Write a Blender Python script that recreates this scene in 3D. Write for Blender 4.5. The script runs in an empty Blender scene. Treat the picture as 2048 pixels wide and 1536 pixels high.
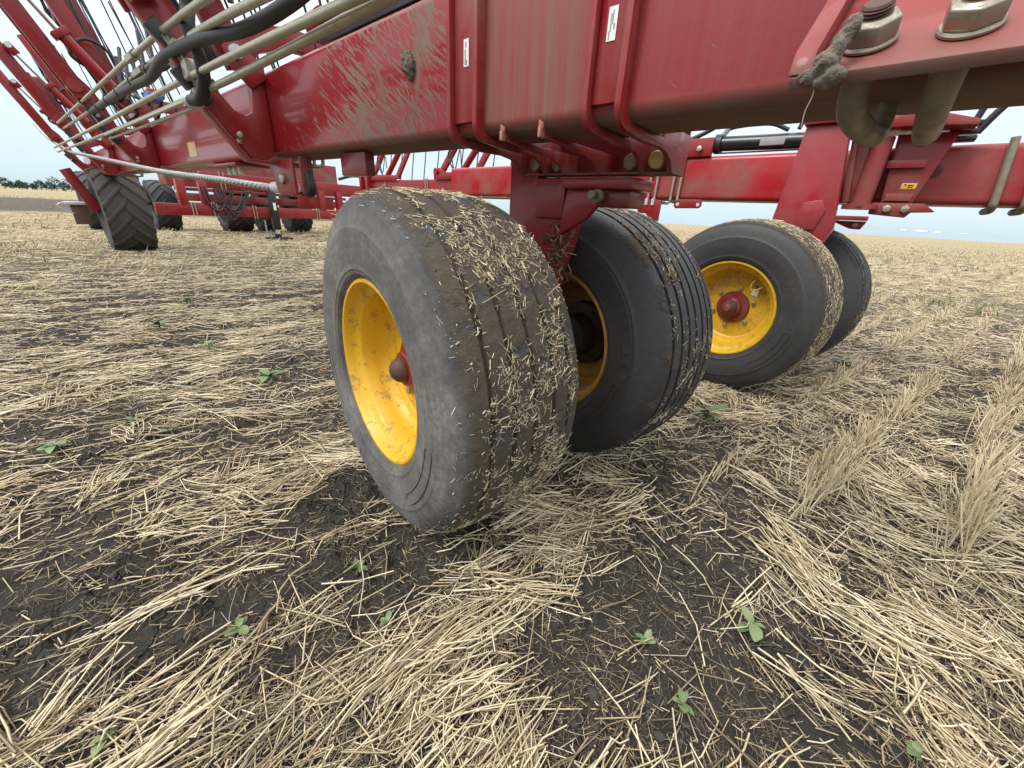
import bpy, bmesh, math, random
import numpy as np
from mathutils import Vector, Matrix
random.seed(7); rng = np.random.default_rng(11)
sc = bpy.context.scene
COL = sc.collection
pi = math.pi

# ------------------------------------------------------------------ camera
CAM_H = 1.026
PITCH, ROLL = 0.41407929, 0.05609344
cd = bpy.data.cameras.new('camera'); cam = bpy.data.objects.new('camera', cd); COL.objects.link(cam)
fw = Vector((0, math.cos(PITCH), -math.sin(PITCH))); up = Vector((0, math.sin(PITCH), math.cos(PITCH))); rt = Vector((1, 0, 0))
r2 = rt*math.cos(ROLL) + up*math.sin(ROLL); u2 = -rt*math.sin(ROLL) + up*math.cos(ROLL)
cam.matrix_world = Matrix(((r2.x, u2.x, -fw.x, 0), (r2.y, u2.y, -fw.y, 0), (r2.z, u2.z, -fw.z, CAM_H), (0, 0, 0, 1)))
cd.sensor_width = 36; cd.lens = 769/2048*36; cd.clip_start = 0.05; cd.clip_end = 9000
sc.camera = cam

# ------------------------------------------------------------------ world / sun / exposure
SUN_EL, SUN_AZ = math.radians(52), math.radians(-118)     # azimuth measured from +Y (ahead) towards +X
w = bpy.data.worlds.new('World'); sc.world = w; w.use_nodes = True
nt = w.node_tree; nt.nodes.clear()
def N(t, **k):
    n = nt.nodes.new(t)
    for a, b in k.items(): setattr(n, a, b)
    return n
out = N('ShaderNodeOutputWorld'); bg = N('ShaderNodeBackground'); bg.inputs[1].default_value = 0.12
sky = N('ShaderNodeTexSky', sky_type='NISHITA'); sky.sun_disc = False
sky.sun_elevation = SUN_EL; sky.sun_rotation = SUN_AZ; sky.dust_density = 2.0; sky.altitude = 500
tc = N('ShaderNodeTexCoord'); sep = N('ShaderNodeSeparateXYZ'); nt.links.new(tc.outputs['Generated'], sep.inputs[0])
# flatten the directions onto a cloud deck so that clouds grow smaller towards the horizon
zc = N('ShaderNodeMath', operation='ADD'); nt.links.new(sep.outputs[2], zc.inputs[0]); zc.inputs[1].default_value = 0.12
dv = N('ShaderNodeVectorMath', operation='DIVIDE'); cmb = N('ShaderNodeCombineXYZ')
for i in range(3): nt.links.new(zc.outputs[0], cmb.inputs[i])
nt.links.new(tc.outputs['Generated'], dv.inputs[0]); nt.links.new(cmb.outputs[0], dv.inputs[1])
no = N('ShaderNodeTexNoise'); no.inputs['Scale'].default_value = 0.55; no.inputs['Detail'].default_value = 7; no.inputs['Roughness'].default_value = 0.55
nt.links.new(dv.outputs[0], no.inputs['Vector'])
rmp = N('ShaderNodeValToRGB'); rmp.color_ramp.elements[0].position = 0.30; rmp.color_ramp.elements[0].color = (.60, .60, .60, 1)
rmp.color_ramp.elements[1].position = 0.62; rmp.color_ramp.elements[1].color = (.97, .97, .97, 1)
nt.links.new(no.outputs['Fac'], rmp.inputs[0])
# thin overcast: pale blue low down, whiter and about twice as bright overhead
mx = N('ShaderNodeMix', data_type='RGBA')
el = N('ShaderNodeValToRGB'); nt.links.new(sep.outputs[2], el.inputs[0]); ce = el.color_ramp.elements
ce[0].position = 0.; ce[0].color = (.275, .352, .40, 1); ce[1].position = .85; ce[1].color = (1.22, 1.22, 1.22, 1)
for p_, c_ in ((.10, (.335, .397, .435, 1)), (.28, (.475, .505, .525, 1)), (.5, (.74, .76, .78, 1))): k_ = ce.new(p_); k_.color = c_
sc_ = N('ShaderNodeVectorMath', operation='SCALE'); nt.links.new(el.outputs[0], sc_.inputs[0]); sc_.inputs['Scale'].default_value = 13.2
nt.links.new(sc_.outputs[0], mx.inputs[7])
nt.links.new(rmp.outputs[0], mx.inputs[0]); nt.links.new(sky.outputs[0], mx.inputs[6])
nt.links.new(mx.outputs[2], bg.inputs[0]); nt.links.new(bg.outputs[0], out.inputs[0])
sd = bpy.data.lights.new('sun', 'SUN'); sd.energy = 1.5; sd.angle = math.radians(22); sd.color = (1, .96, .9)
sun = bpy.data.objects.new('sun', sd); COL.objects.link(sun)
sdir = Vector((math.sin(SUN_AZ)*math.cos(SUN_EL), math.cos(SUN_AZ)*math.cos(SUN_EL), math.sin(SUN_EL)))
sun.rotation_euler = sdir.to_track_quat('Z', 'Y').to_euler()
vs = sc.view_settings; vs.view_transform = 'Standard'; vs.look = 'None'; vs.gamma = 1; vs.exposure = 0.68; vs.use_curve_mapping = False
sc.cycles.use_denoising = True
sc.cycles.max_bounces = 6

# ------------------------------------------------------------------ material helper
class Mat:
    """small node builder"""
    def __init__(s, name, rough=.5, metal=0., spec=.5):
        m = bpy.data.materials.new(name); m.use_nodes = True; s.m = m; s.t = m.node_tree; s.t.nodes.clear()
        s.o = s.n('ShaderNodeOutputMaterial'); s.p = s.n('ShaderNodeBsdfPrincipled'); s.l(s.p.outputs[0], s.o.inputs[0])
        s.p.inputs['Roughness'].default_value = rough; s.p.inputs['Metallic'].default_value = metal
        s.p.inputs['Specular IOR Level'].default_value = spec
        s.tc = s.n('ShaderNodeTexCoord')
    def n(s, t, **k):
        q = s.t.nodes.new(t)
        for a, b in k.items(): setattr(q, a, b)
        return q
    def l(s, a, b): s.t.links.new(a, b)
    def put(s, v, sock):
        if hasattr(v, 'default_value') or hasattr(v, 'is_output'): s.l(v, sock)
        else:
            if isinstance(v, tuple) and len(v) == 3 and sock.type == 'RGBA': v = (*v, 1)
            sock.default_value = v
    def obj(s, scale=(1, 1, 1), rot=(0, 0, 0), loc=(0, 0, 0), gen=None):
        mp = s.n('ShaderNodeMapping'); s.l(gen or s.tc.outputs['Object'], mp.inputs[0])
        mp.inputs['Scale'].default_value = scale; mp.inputs['Rotation'].default_value = rot; mp.inputs['Location'].default_value = loc
        return mp.outputs[0]
    def noise(s, vec, scale, detail=4, rough=.55, dist=0.):
        q = s.n('ShaderNodeTexNoise'); s.l(vec, q.inputs['Vector']); q.inputs['Scale'].default_value = scale
        q.inputs['Detail'].default_value = detail; q.inputs['Roughness'].default_value = rough; q.inputs['Distortion'].default_value = dist
        return q.outputs['Fac']
    def vor(s, vec, scale, feature='F1', out='Distance'):
        q = s.n('ShaderNodeTexVoronoi', feature=feature); s.l(vec, q.inputs['Vector']); q.inputs['Scale'].default_value = scale
        return q.outputs[out]
    def ramp(s, v, a, b, ca=(0, 0, 0), cb=(1, 1, 1)):
        q = s.n('ShaderNodeValToRGB'); s.l(v, q.inputs[0]); e = q.color_ramp.elements
        e[0].position, e[1].position = a, b; e[0].color = (*ca, 1); e[1].color = (*cb, 1); return q.outputs[0]
    def rng(s, v, a, b, c=0., d=1.):
        q = s.n('ShaderNodeMapRange'); s.l(v, q.inputs[0])
        for i, x in enumerate((a, b, c, d)): q.inputs[i+1].default_value = x
        return q.outputs[0]
    def math(s, op, a, b=0.):
        q = s.n('ShaderNodeMath', operation=op); q.use_clamp = False; s.put(a, q.inputs[0]); s.put(b, q.inputs[1]); return q.outputs[0]
    def mix(s, f, a, b):
        q = s.n('ShaderNodeMix', data_type='RGBA'); s.put(f, q.inputs[0]); s.put(a, q.inputs[6]); s.put(b, q.inputs[7]); return q.outputs[2]
    def xyz(s, vec=None):
        q = s.n('ShaderNodeSeparateXYZ'); s.l(vec or s.tc.outputs['Object'], q.inputs[0]); return q.outputs
    def attr(s, name):
        q = s.n('ShaderNodeAttribute'); q.attribute_name = name; return q.outputs['Fac']
    def bump(s, h, strength=.3, dist=.01):
        q = s.n('ShaderNodeBump'); s.l(h, q.inputs['Height']); q.inputs['Strength'].default_value = strength
        q.inputs['Distance'].default_value = dist; s.l(q.outputs[0], s.p.inputs['Normal'])
    def base(s, v): s.put(v, s.p.inputs['Base Color'])
    def rough(s, v): s.put(v, s.p.inputs['Roughness'])
    def coat(s, v, r=.1): s.put(v, s.p.inputs['Coat Weight']); s.p.inputs['Coat Roughness'].default_value = r

RED = (.245, .0048, .0085); DUST = (.185, .140, .112); MUD = (.052, .043, .035)

def red_paint(name, dust=.35, low=None, red=RED, speck=.5, vertical=False):
    m = Mat(name, .32)
    v = m.obj(); big = m.noise(v, 3.2, 5); fine = m.noise(v, 38, 4, .65)
    f = m.math('MULTIPLY', m.rng(big, .38, .72), dust)
    if vertical:
        st = m.noise(m.obj((42, 42, 2.2)), 1, 4, .6); f = m.math('ADD', f, m.math('MULTIPLY', m.rng(st, .42, .75), dust*.8))
    f = m.math('MULTIPLY', f, m.rng(fine, .2, .65, .55, 1.15))
    if low is not None:                                  # road dirt caked along the lower edge of the part
        z = m.xyz()[2]; zz = m.math('ADD', z, m.math('MULTIPLY', m.math('SUBTRACT', m.noise(v, 11, 4), .5), .05))
        f = m.math('MAXIMUM', f, m.rng(zz, low+.05, low-.005, 0, .9))
    sp = m.math('MULTIPLY', m.ramp(m.noise(v, 120, 3, .7), .62, .70), m.rng(big, .40, .62)); f = m.math('MAXIMUM', f, m.math('MULTIPLY', sp, speck)); sp2 = m.math('MULTIPLY', m.ramp(m.noise(v, 55, 4, .7), .63, .68), m.math('MULTIPLY', m.rng(big, .48, .62), speck))
    q = m.n('ShaderNodeClamp'); m.l(f, q.inputs[0]); f = q.outputs[0]
    tone = m.mix(m.rng(m.noise(v, 1.7, 2), .3, .7), tuple(c*.85 for c in red), tuple(c*1.12 for c in red))
    m.base(m.mix(sp2, m.mix(f, tone, DUST), (.055, .042, .034))); m.rough(m.rng(f, 0, .8, .30, .85)); m.coat(m.rng(f, 0, .6, .30, 0), .10); m.p.inputs['Specular IOR Level'].default_value = .26
    m.bump(m.noise(v, 90, 3), .06, .003)
    return m.m

def beam_paint():
    """front toolbar: clean gloss paint at the far end, fan of mud splashes, dusty film near the bracket"""
    m = Mat('splashed red beam paint', .3)
    v = m.obj(); x, y, z = m.xyz()
    far = m.rng(m.noise(v, 2.4, 3), .3, .7)
    # x grows towards the right end of the beam; splash zone between the bracket and the first opener arm
    zone = m.math('MULTIPLY', m.rng(x, -1.80, -.75), m.rng(x, .02, -.12))
    zone2 = m.math('MULTIPLY', m.rng(x, -1.00, -.45), m.rng(x, -.12, -.2))
    def streak(rot, sx, sz, lo, hi, loc=0.):
        vv = m.obj((1, 1, 1), (0, rot, 0), (loc, 0, 0)); mp = m.n('ShaderNodeMapping'); m.l(vv, mp.inputs[0]); mp.inputs['Scale'].default_value = (sx, 1, sz)
        return m.noise(mp.outputs[0], 1, 3, .6, .2), lo, hi
    thr = m.math('SUBTRACT', .71, m.math('MULTIPLY', zone, m.math('MULTIPLY', far, .265)))
    a, _, _ = streak(math.radians(-33), 13, 110, 0, 0); d1 = m.ramp(m.math('SUBTRACT', a, thr), .0, .03)
    b, _, _ = streak(math.radians(-62), 11, 95, 0, 0, 3.); thr2 = m.math('SUBTRACT', .72, m.math('MULTIPLY', zone2, m.math('MULTIPLY', m.rng(m.noise(v, 3.3, 3), .3, .65), .30)))
    d2 = m.ramp(m.math('SUBTRACT', b, thr2), .0, .03)
    d = m.math('MULTIPLY', m.math('MAXIMUM', d1, d2), .88)
    d = m.math('MULTIPLY', d, m.rng(x, -1.85, -1.5))
    # broad muddy wash below the clod
    wash = m.math('MULTIPLY', m.math('MULTIPLY', m.rng(x, -.62, -.42), m.rng(x, -.12, -.25)), m.ramp(m.noise(m.obj((3, 1, 1.2)), 3.0, 4, .6), .46, .56))
    d = m.math('MAXIMUM', d, m.math('MULTIPLY', wash, .75))
    # dusty film with vertical run marks, right of the bracket
    st = m.noise(m.obj((46, 30, 2.0)), 1, 4, .6)
    film = m.math('MULTIPLY', m.rng(x, -.06, .05, .06, 1), m.rng(st, .30, .70, .22, .80))
    film = m.math('MULTIPLY', film, m.rng(x, .36, .50, 1, .30))
    d = m.math('MAXIMUM', d, film)
    zz = m.math('ADD', z, m.math('MULTIPLY', m.math('SUBTRACT', m.noise(v, 12, 4), .5), .04))
    low = m.math('MULTIPLY', m.rng(zz, 1.268, 1.232, 0, .88), m.rng(x, -2.3, -1.2, .05, 1))
    d = m.math('MAXIMUM', d, low)
    scr = m.ramp(m.noise(m.obj((70, 1, 3.0), (0, .1, 0)), 1, 2, .5), .70, .74); d = m.math('MULTIPLY', d, m.rng(scr, 0, 1, 1, .82))
    q = m.n('ShaderNodeClamp'); m.l(d, q.inputs[0]); d = q.outputs[0]
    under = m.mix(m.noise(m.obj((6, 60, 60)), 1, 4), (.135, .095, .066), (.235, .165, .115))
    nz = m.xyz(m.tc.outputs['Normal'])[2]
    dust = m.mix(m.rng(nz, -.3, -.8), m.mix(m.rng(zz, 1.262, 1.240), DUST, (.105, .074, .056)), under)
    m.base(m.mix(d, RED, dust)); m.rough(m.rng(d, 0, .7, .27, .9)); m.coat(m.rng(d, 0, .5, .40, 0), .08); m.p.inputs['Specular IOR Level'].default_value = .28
    m.bump(m.math('ADD', d, m.math('MULTIPLY', m.noise(v, 120, 3), .4)), .22, .003)
    return m.m

def steel(name, col=(.46, .43, .34), rough=.38, dirt=.5, metal=.85):
    m = Mat(name, rough, metal); v = m.obj()
    f = m.rng(m.noise(v, 26, 5, .65), .42, .75, 0, dirt)
    m.base(m.mix(f, m.mix(m.noise(v, 7, 3), tuple(c*.8 for c in col), col), (.13, .105, .075)))
    m.put(m.rng(f, 0, .6, metal, .1), m.p.inputs['Metallic']); m.rough(m.rng(f, 0, .6, rough, .8)); m.bump(m.noise(v, 160, 2), .08, .002)
    return m.m

def plain(name, col, rough=.5, metal=0., var=.25, scale=18, bump=.1):
    m = Mat(name, rough, metal); v = m.obj(); n = m.noise(v, scale, 4)
    m.base(m.mix(n, tuple(c*(1-var) for c in col), tuple(min(1, c*(1+var)) for c in col))); m.bump(m.noise(v, scale*6, 3), bump, .003)
    return m.m

def tyre_mat(name, mud=.5, dust=.4, clean=False, side=0.):
    """rubber; dust on the sidewall, caked mud over the tread (radius measured about the axle = local X)"""
    m = Mat(name, .75); v = m.obj(); x, y, z = m.xyz()
    r = m.math('SQRT', m.math('ADD', m.math('MULTIPLY', y, y), m.math('MULTIPLY', z, z)))
    n1 = m.noise(v, 5.5, 5, .6); n2 = m.noise(v, 40, 5, .7)
    rub = m.mix(n2, (.010, .0105, .0115), (.031, .031, .033))
    dst = m.mix(m.noise(v, 9, 5), (.135, .127, .115), (.255, .241, .218))
    sw = m.math('MULTIPLY', m.rng(n1, .30, .62), m.rng(r, .535, .49, .22, 1))
    sw = m.math('MULTIPLY', sw, m.rng(n2, .25, .6, .6, 1.1)); sw = m.math('MULTIPLY', sw, dust)
    if side:                                             # pale dried dust on the outer flank of the front wheel
        sw = m.math('MAXIMUM', sw, m.math('MULTIPLY', m.rng(r, .503, .475), m.rng(m.noise(v, 7, 5, .65), .25, .6, side*.6, side)))
    spk = m.ramp(m.noise(v, 150, 3, .75), .60, .68); sw = m.math('MULTIPLY', sw, m.rng(spk, 0, 1, 1, .62))
    ang = m.n('ShaderNodeMath', operation='ARCTAN2'); m.l(y, ang.inputs[0]); m.l(z, ang.inputs[1]); cb = m.n('ShaderNodeCombineXYZ'); m.l(m.math('MULTIPLY', ang.outputs[0], 60.), cb.inputs[0]); m.l(m.math('MULTIPLY', r, 9.), cb.inputs[1])
    stv = m.noise(cb.outputs[0], 1, 4, .65); sw = m.math('MULTIPLY', sw, m.rng(stv, .32, .68, .90, 1.05)); spl = m.noise(v, 62, 4, .7); sw = m.math('MULTIPLY', sw, m.rng(spl, .36, .60, .66, 1.08)); blot = m.noise(v, 3.4, 4, .6); sw = m.math('MULTIPLY', sw, m.rng(blot, .36, .56, .66, 1.05))
    rgv = m.n('ShaderNodeTexNoise'); cb2 = m.n('ShaderNodeCombineXYZ'); m.l(m.math('MULTIPLY', r, 70.), cb2.inputs[0]); m.l(m.math('MULTIPLY', ang.outputs[0], .5), cb2.inputs[1]); m.l(cb2.outputs[0], rgv.inputs['Vector']); rgv.inputs['Scale'].default_value = 1.
    sw = m.math('MULTIPLY', sw, m.rng(rgv.outputs['Fac'], .30, .62, .84, 1.05))
    c = m.mix(sw, rub, dst)
    if mud:
        mm = m.math('MULTIPLY', m.rng(r, .512, .530), m.ramp(m.noise(v, 8, 6, .62), .62-.34*mud, .70-.34*mud))
        c = m.mix(mm, c, m.mix(n2, (.022, .017, .0125), (.095, .072, .050)))
        h = m.math('ADD', m.math('MULTIPLY', mm, m.math('ADD', .4, n2)), m.math('MULTIPLY', n2, .25))
        sw = m.math('MAXIMUM', sw, mm)
    else: h = n2
    m.base(c); m.rough(m.rng(sw, 0, .5, .60, .97)); m.bump(h, .55 if mud else .25, .012 if mud else .004)
    return m.m

def yellow_mat(name, dirt=.4, col=(.66, .31, .008)):
    m = Mat(name, .38); v = m.obj()
    f = m.ramp(m.noise(v, 19, 7, .78), .62-.16*dirt, .66-.16*dirt); f2 = m.ramp(m.noise(v, 85, 4, .75), .63, .66)
    f = m.math('MULTIPLY', f, .55); f = m.math('MAXIMUM', f, m.math('MULTIPLY', f2, .8))
    c = m.mix(m.noise(v, 4, 2), tuple(q*.85 for q in col), tuple(q*1.1 for q in col))
    m.base(m.mix(f, c, m.mix(m.noise(v, 25, 2), (.06, .045, .03), (.24, .19, .13)))); m.rough(m.rng(f, 0, .6, .46, .9)); m.coat(.06, .2)
    return m.m

def straw_mat(name, a=(.085, .062, .040), b=(.76, .665, .46)):
    m = Mat(name, .6, 0, .35); t = m.attr('tone'); v = m.obj()
    q = m.n('ShaderNodeValToRGB'); m.l(t, q.inputs[0]); e = q.color_ramp.elements
    e[0].position = 0; e[0].color = (*a, 1); e[1].position = 1; e[1].color = (*b, 1)
    k = e.new(.30); k.color = (.25, .195, .130, 1); k = e.new(.62); k.color = (.52, .42, .255, 1)
    k = e.new(.8); k.color = (.61, .53, .375, 1)
    n = m.noise(v, 70, 2); m.base(m.mix(m.rng(n, .35, .75, 0, .35), q.outputs[0], (.25, .19, .12))); return m.m

MATS = {}
def MT(k, f):
    if k not in MATS: MATS[k] = f()
    return MATS[k]
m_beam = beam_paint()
m_red = red_paint('red paint', .28, speck=.12)
m_redd = red_paint('dusty red paint', .75, vertical=True, speck=.35)
m_redl = red_paint('bracket red paint', .50, low=1.150, speck=.3, vertical=True)
m_clamp = red_paint('clamp plate paint', .40, low=1.195, speck=.5, red=(.24, .0045, .006), vertical=True)
m_reddk = red_paint('grimy red paint', .55, red=(.16, .007, .012), speck=.3)
m_leg = red_paint('caster leg paint', .38, speck=.22, red=(.27, .010, .018))
m_hinge = red_paint('hinge red paint', .50, speck=.30, red=(.25, .010, .015))
m_beam2 = red_paint('rear beam paint', .70, speck=.85, red=(.34, .012, .018))
m_zinc = steel('zinc plated pipe', (.50, .47, .36), .36, .35)
m_bar = steel('dirty plated bar', (.29, .25, .18), .55, .8, .5)
m_nut = steel('plated nut', (.42, .385, .30), .36, .6, .9)
m_chrome = steel('chrome rod', (.75, .75, .74), .12, .08, 1.)
m_rope = steel('wire rope', (.46, .46, .45), .4, .2, .7)
m_hose = plain('black rubber hose', (.018, .018, .019), .55)
m_blk = plain('black paint', (.014, .014, .016), .28, var=.4)
m_plas = plain('black plastic', (.02, .021, .024), .5)
m_white = plain('white sticker', (.72, .72, .70), .4, var=.06)
m_grey = plain('grey print', (.28, .28, .28), .6)
m_tan = plain('tan sticker', (.55, .38, .19), .45, var=.08)
m_ylab = plain('yellow sticker', (.62, .36, .05), .45, var=.08)
m_blue = plain('blue plastic', (.03, .12, .42), .35)
m_rust = plain('rusty cast steel', (.085, .040, .028), .6, .2, .5, 30, .3)
m_mudm = plain('dried mud', (.125, .105, .080), .95, var=.55, scale=40, bump=.9)
m_mudk = plain('dark root matted mud', (.16, .135, .105), .95, var=.6, scale=60, bump=.9)
m_drum = plain('dark greasy hub', (.030, .018, .014), .6, .2, .5, 12)
m_weld = plain('dusty weld', (.36, .15, .12), .8, var=.2)
m_wood = plain('brown paddle', (.12, .066, .042), .8, var=.35, scale=9)
m_galv = plain('galvanised sheet', (.55, .57, .58), .4, .3, .1)

# ------------------------------------------------------------------ mesh helpers
def tag(o, label=None, cat=None, group=None, kind=None):
    for k, v in (('label', label), ('category', cat), ('group', group), ('kind', kind)):
        if v: o[k] = v
    return o
def bm_obj(name, bm, mat, parent=None, smooth=None):
    me = bpy.data.meshes.new(name); bmesh.ops.recalc_face_normals(bm, faces=bm.faces); bm.to_mesh(me); bm.free()
    if mat: me.materials.append(mat)
    o = bpy.data.objects.new(name, me); COL.objects.link(o)
    if parent: o.parent = parent
    if smooth is not None:
        for p in me.polygons: p.use_smooth = True
        try: me.set_sharp_from_angle(angle=math.radians(smooth))
        except Exception: pass
    return o
def copy_tree(o, parent):
    c = o.copy(); COL.objects.link(c); c.parent = parent
    for ch in o.children: copy_tree(ch, c)
    return c
def empty(name, loc, rz=0):
    o = bpy.data.objects.new(name, None); COL.objects.link(o); o.location = loc; o.rotation_euler = (0, 0, rz); o.empty_display_size = .1; return o
def bev(bm, w, ang=40, seg=2):
    if w <= 0: return
    bm.normal_update()
    ed = [e for e in bm.edges if len(e.link_faces) == 2 and e.calc_face_angle(0) > math.radians(ang)]
    bmesh.ops.bevel(bm, geom=ed, offset=w, segments=seg, affect='EDGES', profile=.5, clamp_overlap=True)
def bm_prism(pts, d):
    """pts: list of Vector polygon; extruded by vector d"""
    bm = bmesh.new(); a = [bm.verts.new(p) for p in pts]; b = [bm.verts.new(p+d) for p in pts]
    bm.faces.new(a); bm.faces.new(b[::-1]); n = len(pts)
    for i in range(n): bm.faces.new((a[i], b[i], b[(i+1) % n], a[(i+1) % n]))
    bmesh.ops.recalc_face_normals(bm, faces=bm.faces); return bm
def bm_tube(path, r, seg=10, cap=True):
    path = [Vector(p) for p in path]; bm = bmesh.new(); rings = []
    rr = r if isinstance(r, (list, tuple)) else [r]*len(path)
    prev = None
    for i, p in enumerate(path):
        t = (path[min(i+1, len(path)-1)]-path[max(i-1, 0)]).normalized()
        if prev is None:
            a = t.orthogonal().normalized()
        else:
            a = (prev - t*prev.dot(t)).normalized()
        prev = a; b = t.cross(a)
        rings.append([bm.verts.new(p+(a*math.cos(2*pi*k/seg)+b*math.sin(2*pi*k/seg))*rr[i]) for k in range(seg)])
    for A, B in zip(rings, rings[1:]):
        for k in range(seg): bm.faces.new((A[k], A[(k+1) % seg], B[(k+1) % seg], B[k]))
    if cap: bm.faces.new(rings[0][::-1]); bm.faces.new(rings[-1])
    return bm
def smooth_path(pts, n=8):
    P = [Vector(p) for p in pts]; P = [P[0]*2-P[1]]+P+[P[-1]*2-P[-2]]; o = []
    for i in range(1, len(P)-2):
        for k in range(n):
            t = k/n; a, b, c, d = P[i-1:i+3]
            o.append(.5*((2*b)+(c-a)*t+(2*a-5*b+4*c-d)*t*t+(3*b-a-3*c+d)*t**3))
    return o+[P[-2]]
def bm_lathe(prof, seg=96, closed=False):
    """profile (axial x, radius) revolved about local X"""
    bm = bmesh.new(); rings = []
    for x, r in prof:
        if r < 1e-5: rings.append([bm.verts.new((x, 0, 0))])
        else: rings.append([bm.verts.new((x, r*math.sin(2*pi*k/seg), r*math.cos(2*pi*k/seg))) for k in range(seg)])
    prs = list(zip(rings, rings[1:]))+([(rings[-1], rings[0])] if closed else [])
    for A, B in prs:
        for k in range(seg):
            q = (k+1) % seg
            if len(A) == 1 and len(B) == 1: continue
            if len(A) == 1: bm.faces.new((A[0], B[q], B[k]))
            elif len(B) == 1: bm.faces.new((A[k], A[q], B[0]))
            else: bm.faces.new((A[k], A[q], B[q], B[k]))
    return bm
def bm_hex(r, h, hole=False):
    pts = [Vector((0, r*math.sin(pi*k/3), r*math.cos(pi*k/3))) for k in range(6)]
    return bm_prism(pts, Vector((h, 0, 0)))
def np_mesh(name, V, F, mat, attrs=None, smooth=False):
    V = np.asarray(V, np.float32); F = np.asarray(F, np.int32); k = F.shape[1]
    me = bpy.data.meshes.new(name); me.vertices.add(len(V)); me.vertices.foreach_set('co', V.ravel())
    me.loops.add(F.size); me.loops.foreach_set('vertex_index', F.ravel()); me.polygons.add(len(F))
    me.polygons.foreach_set('loop_start', np.arange(0, F.size, k, dtype=np.int32))
    try: me.polygons.foreach_set('loop_total', np.full(len(F), k, np.int32))
    except Exception: pass
    for n_, a in (attrs or {}).items():
        at = me.attributes.new(n_, 'FLOAT', 'POINT'); at.data.foreach_set('value', np.asarray(a, np.float32))
    me.update(calc_edges=True)
    if smooth: me.polygons.foreach_set('use_smooth', np.ones(len(F), bool))
    me.materials.append(mat); o = bpy.data.objects.new(name, me); COL.objects.link(o); return o

# ------------------------------------------------------------------ value noise
def _h(ix, iy, s):
    n = (ix*374761393 + iy*668265263 + s*974634777) & 0xffffffff
    n = ((n ^ (n >> 13))*1274126177) & 0xffffffff
    return ((n ^ (n >> 16)) & 0xffff)/65535.
def vn(x, y, s=0):
    x = np.asarray(x, float); y = np.asarray(y, float); ix = np.floor(x).astype(np.int64); iy = np.floor(y).astype(np.int64)
    fx = x-ix; fy = y-iy; fx = fx*fx*(3-2*fx); fy = fy*fy*(3-2*fy)
    return (_h(ix, iy, s)*(1-fx)+_h(ix+1, iy, s)*fx)*(1-fy)+(_h(ix, iy+1, s)*(1-fx)+_h(ix+1, iy+1, s)*fx)*fy
def fbm(x, y, s=0, o=4, g=.5):
    a = 0.; t = 0.; k = 1.
    for i in range(o): a = a+k*vn(x*2**i, y*2**i, s+i*17); t += k; k *= g
    return a/t

# ------------------------------------------------------------------ ground
ROW = math.radians(38)                                       # seeding rows
RX, RY = math.cos(ROW), math.sin(ROW)
def rq(x, y): return x*RX+y*RY, -x*RY+y*RX
def zg(x, y):
    d = np.hypot(x, y); f = np.clip(1.6-d/18, .25, 1)
    r, q = rq(x, y)
    z = (fbm(x*1.3, y*1.3, 3, 3)-.5)*.06 + (fbm(x*9, y*9, 5, 3)-.5)*.026*f + .010*np.cos(2*pi*(q-.23)/.40)*f
    lump = np.clip(fbm(x*22, y*22, 9, 3)-.53, 0, 1)*.085*f*np.clip(1.3-d/6, 0, 1)
    return z+lump
BARE = [(-.59, 1.15, .36, .15), (-.26, .92, .30, .17), (.19, .64, .19, .13), (.22, .48, .20, .11), (-.85, .60, .16, .06), (-.88, .54, .34, .07), (-.52, .84, .32, .08), (.33, .45, .12, .12), (-.12, .42, .14, .06), (-1.0, 1.62, .35, .12),
        (1.02, 1.45, .10, .10), (-.52, .58, .12, .06), (-1.35, 1.9, .35, .08), (-.35, .70, .2, .07), (.52, .55, .10, .10), (1.55, .62, .12, .10), (2.1, 1.5, .3, .1)]
def cover(x, y):
    """0 bare soil .. 1 thick straw"""
    r, q = rq(x, y)
    m = .55*fbm(r*1.1, q*3.1, 21, 4)+.45*fbm(x*2.6, y*2.6, 31, 3)
    m = m+.058*np.clip((np.hypot(x, y)-1.2)/1.6, 0, 1); c = np.clip((m-.445)/.17, 0, 1)
    c = np.maximum(c, np.clip((x-.5)/.5, 0, 1)*np.clip((m-.36)/.2, 0, 1))
    for bx, by, a, b in BARE:
        rr, qq = rq(x-bx, y-by); e = (rr/a)**2+(qq/b)**2+(fbm(x*7, y*7, 41, 2)-.5)*1.1
        c = c*np.clip((e-.55)/.7, 0, 1)
    return c
rs = [.002]
while rs[-1] < 5000:
    r_ = rs[-1]; rs.append(r_+(max(.011, r_*.0115) if r_ < 25 else r_*.035))
rs = np.array(rs)
th = np.concatenate([np.linspace(-72, 72, 560), np.linspace(75, 285, 90)])
th = np.radians(th)
A, R_ = np.meshgrid(th, rs)
X = R_*np.sin(A); Y = R_*np.cos(A); Z = zg(X, Y)*np.clip(1.4-R_/120, 0, 1)
nr, na = A.shape
V = np.stack([X, Y, Z], -1).reshape(-1, 3)
i, j = np.meshgrid(np.arange(nr-1), np.arange(na), indexing='ij'); jn = (j+1) % na
F = np.stack([i*na+j, i*na+jn, (i+1)*na+jn, (i+1)*na+j], -1).reshape(-1, 4)
cv = cover(X, Y).ravel()
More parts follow.
